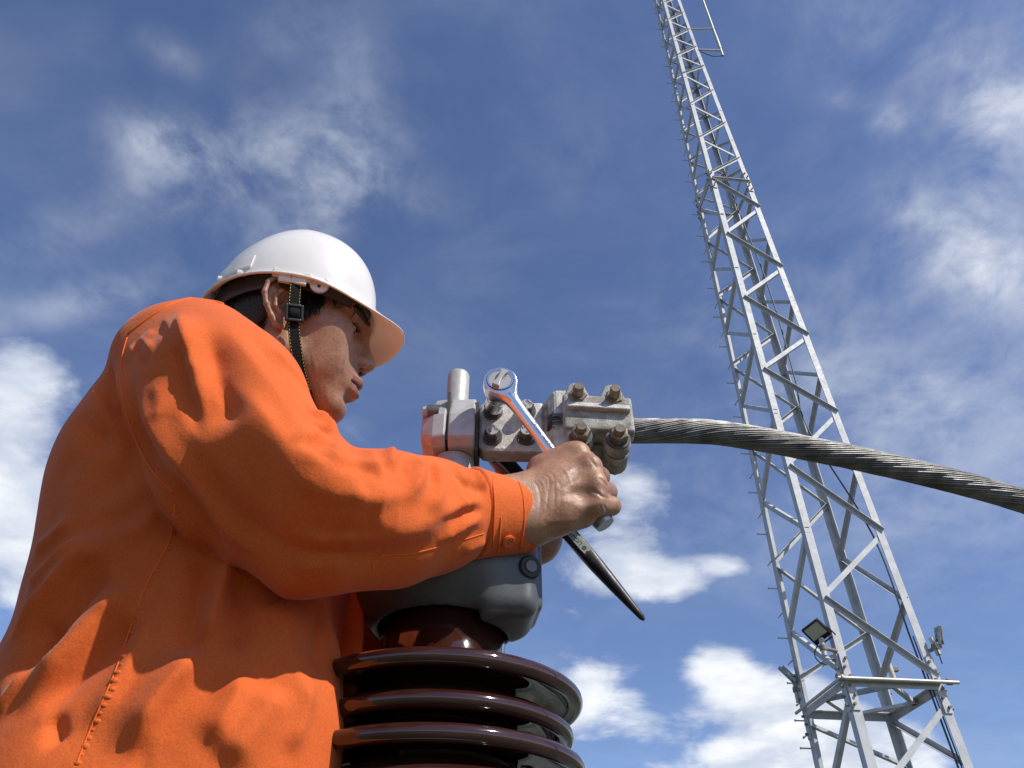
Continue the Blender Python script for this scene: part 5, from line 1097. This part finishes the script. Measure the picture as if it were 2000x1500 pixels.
block((-0.1005, -0.052, 0.000), (0.006, 0.003, 0.034), 'dark_plastic', 'band_clip')
# chin strap: webbing with yellow edge stitches, buckle
SP = [(0.006, -0.1000, 0.033), (0.008, -0.0985, 0.012), (0.011, -0.0955, -0.012), (0.016, -0.0895, -0.040), (0.024, -0.0810, -0.068), (0.034, -0.0680, -0.094), (0.045, -0.048, -0.114), (0.052, -0.02, -0.126), (0.054, 0.0, -0.129), (0.052, 0.03, -0.122), (0.036, 0.062, -0.096), (0.012, 0.084, -0.04), (-0.003, 0.0985, 0.033)]
S_ = spline(SP, 150); T = np.gradient(S_, axis=0); T /= np.linalg.norm(T, axis=1)[:, None]; cl_ = np.array([-0.01, 0, -0.03]); Wd = []; No = []
for p, t in zip(S_, T):
    o_ = p-cl_; o_ = unit(o_-t*(o_@t)); No.append(o_); Wd.append(np.cross(t, o_))
HW_ = 0.0074
rg = []
for i, (p, o_, w_) in enumerate(zip(S_, No, Wd)):
    rib = 0.00022*(i % 2); rg.append([hw(p+w_*a_*HW_+o_*(b_*0.0007+(rib if b_ > 0 else 0))) for a_, b_ in ((-1, -1), (1, -1), (1, 1), (-1, 1))])
strap = MB().rings(rg).build('chin_strap', M['webbing'], hat, smooth=False)
m = MB(); arc_ = np.r_[0, np.cumsum(np.linalg.norm(np.diff(S_, axis=0), axis=1))]
for s_ in (-1, 1):
    q = 0.001
    while q < arc_[70]:
        P = []
        for e in (q, q+0.0011, q+0.0022):
            P.append(hw([np.interp(e, arc_, S_[:, i]+np.array(Wd)[:, i]*s_*HW_*0.86+np.array(No)[:, i]*0.0011) for i in range(3)]))
        m.tube(P, 0.00042, n=4); q += 0.0044
m.build('edge_stitching', M['yellow_thread'], strap, smooth=False)
ib = int(np.argmin(np.abs(S_[:, 2]+0.0200)*(1+9*(S_[:, 1] > 0)))); p, t, o_, w_ = S_[ib], T[ib], No[ib], Wd[ib]; Rb = HR@np.column_stack([w_, t, o_])
m = MB()
for s_ in (-1, 1):
    m.box(hw(p+w_*s_*0.0098+o_*0.002), (0.0040, 0.023, 0.0050), Rb); m.box(hw(p+t*s_*0.0100+o_*0.0022), (0.0168, 0.0040, 0.0058), Rb)
m.build('buckle', M['black_plastic'], strap, smooth=False, bevel=0.0012)
MB().tube([hw(p+t*e+o_*(0.0022+0.0032*math.cos(e/0.0085*1.57))) for e in np.linspace(-0.0085, 0.0085, 11)], HW_*0.95, n=10, flat=0.10, hint=Rb[:, 2]).build('strap_loop', M['webbing'], strap)
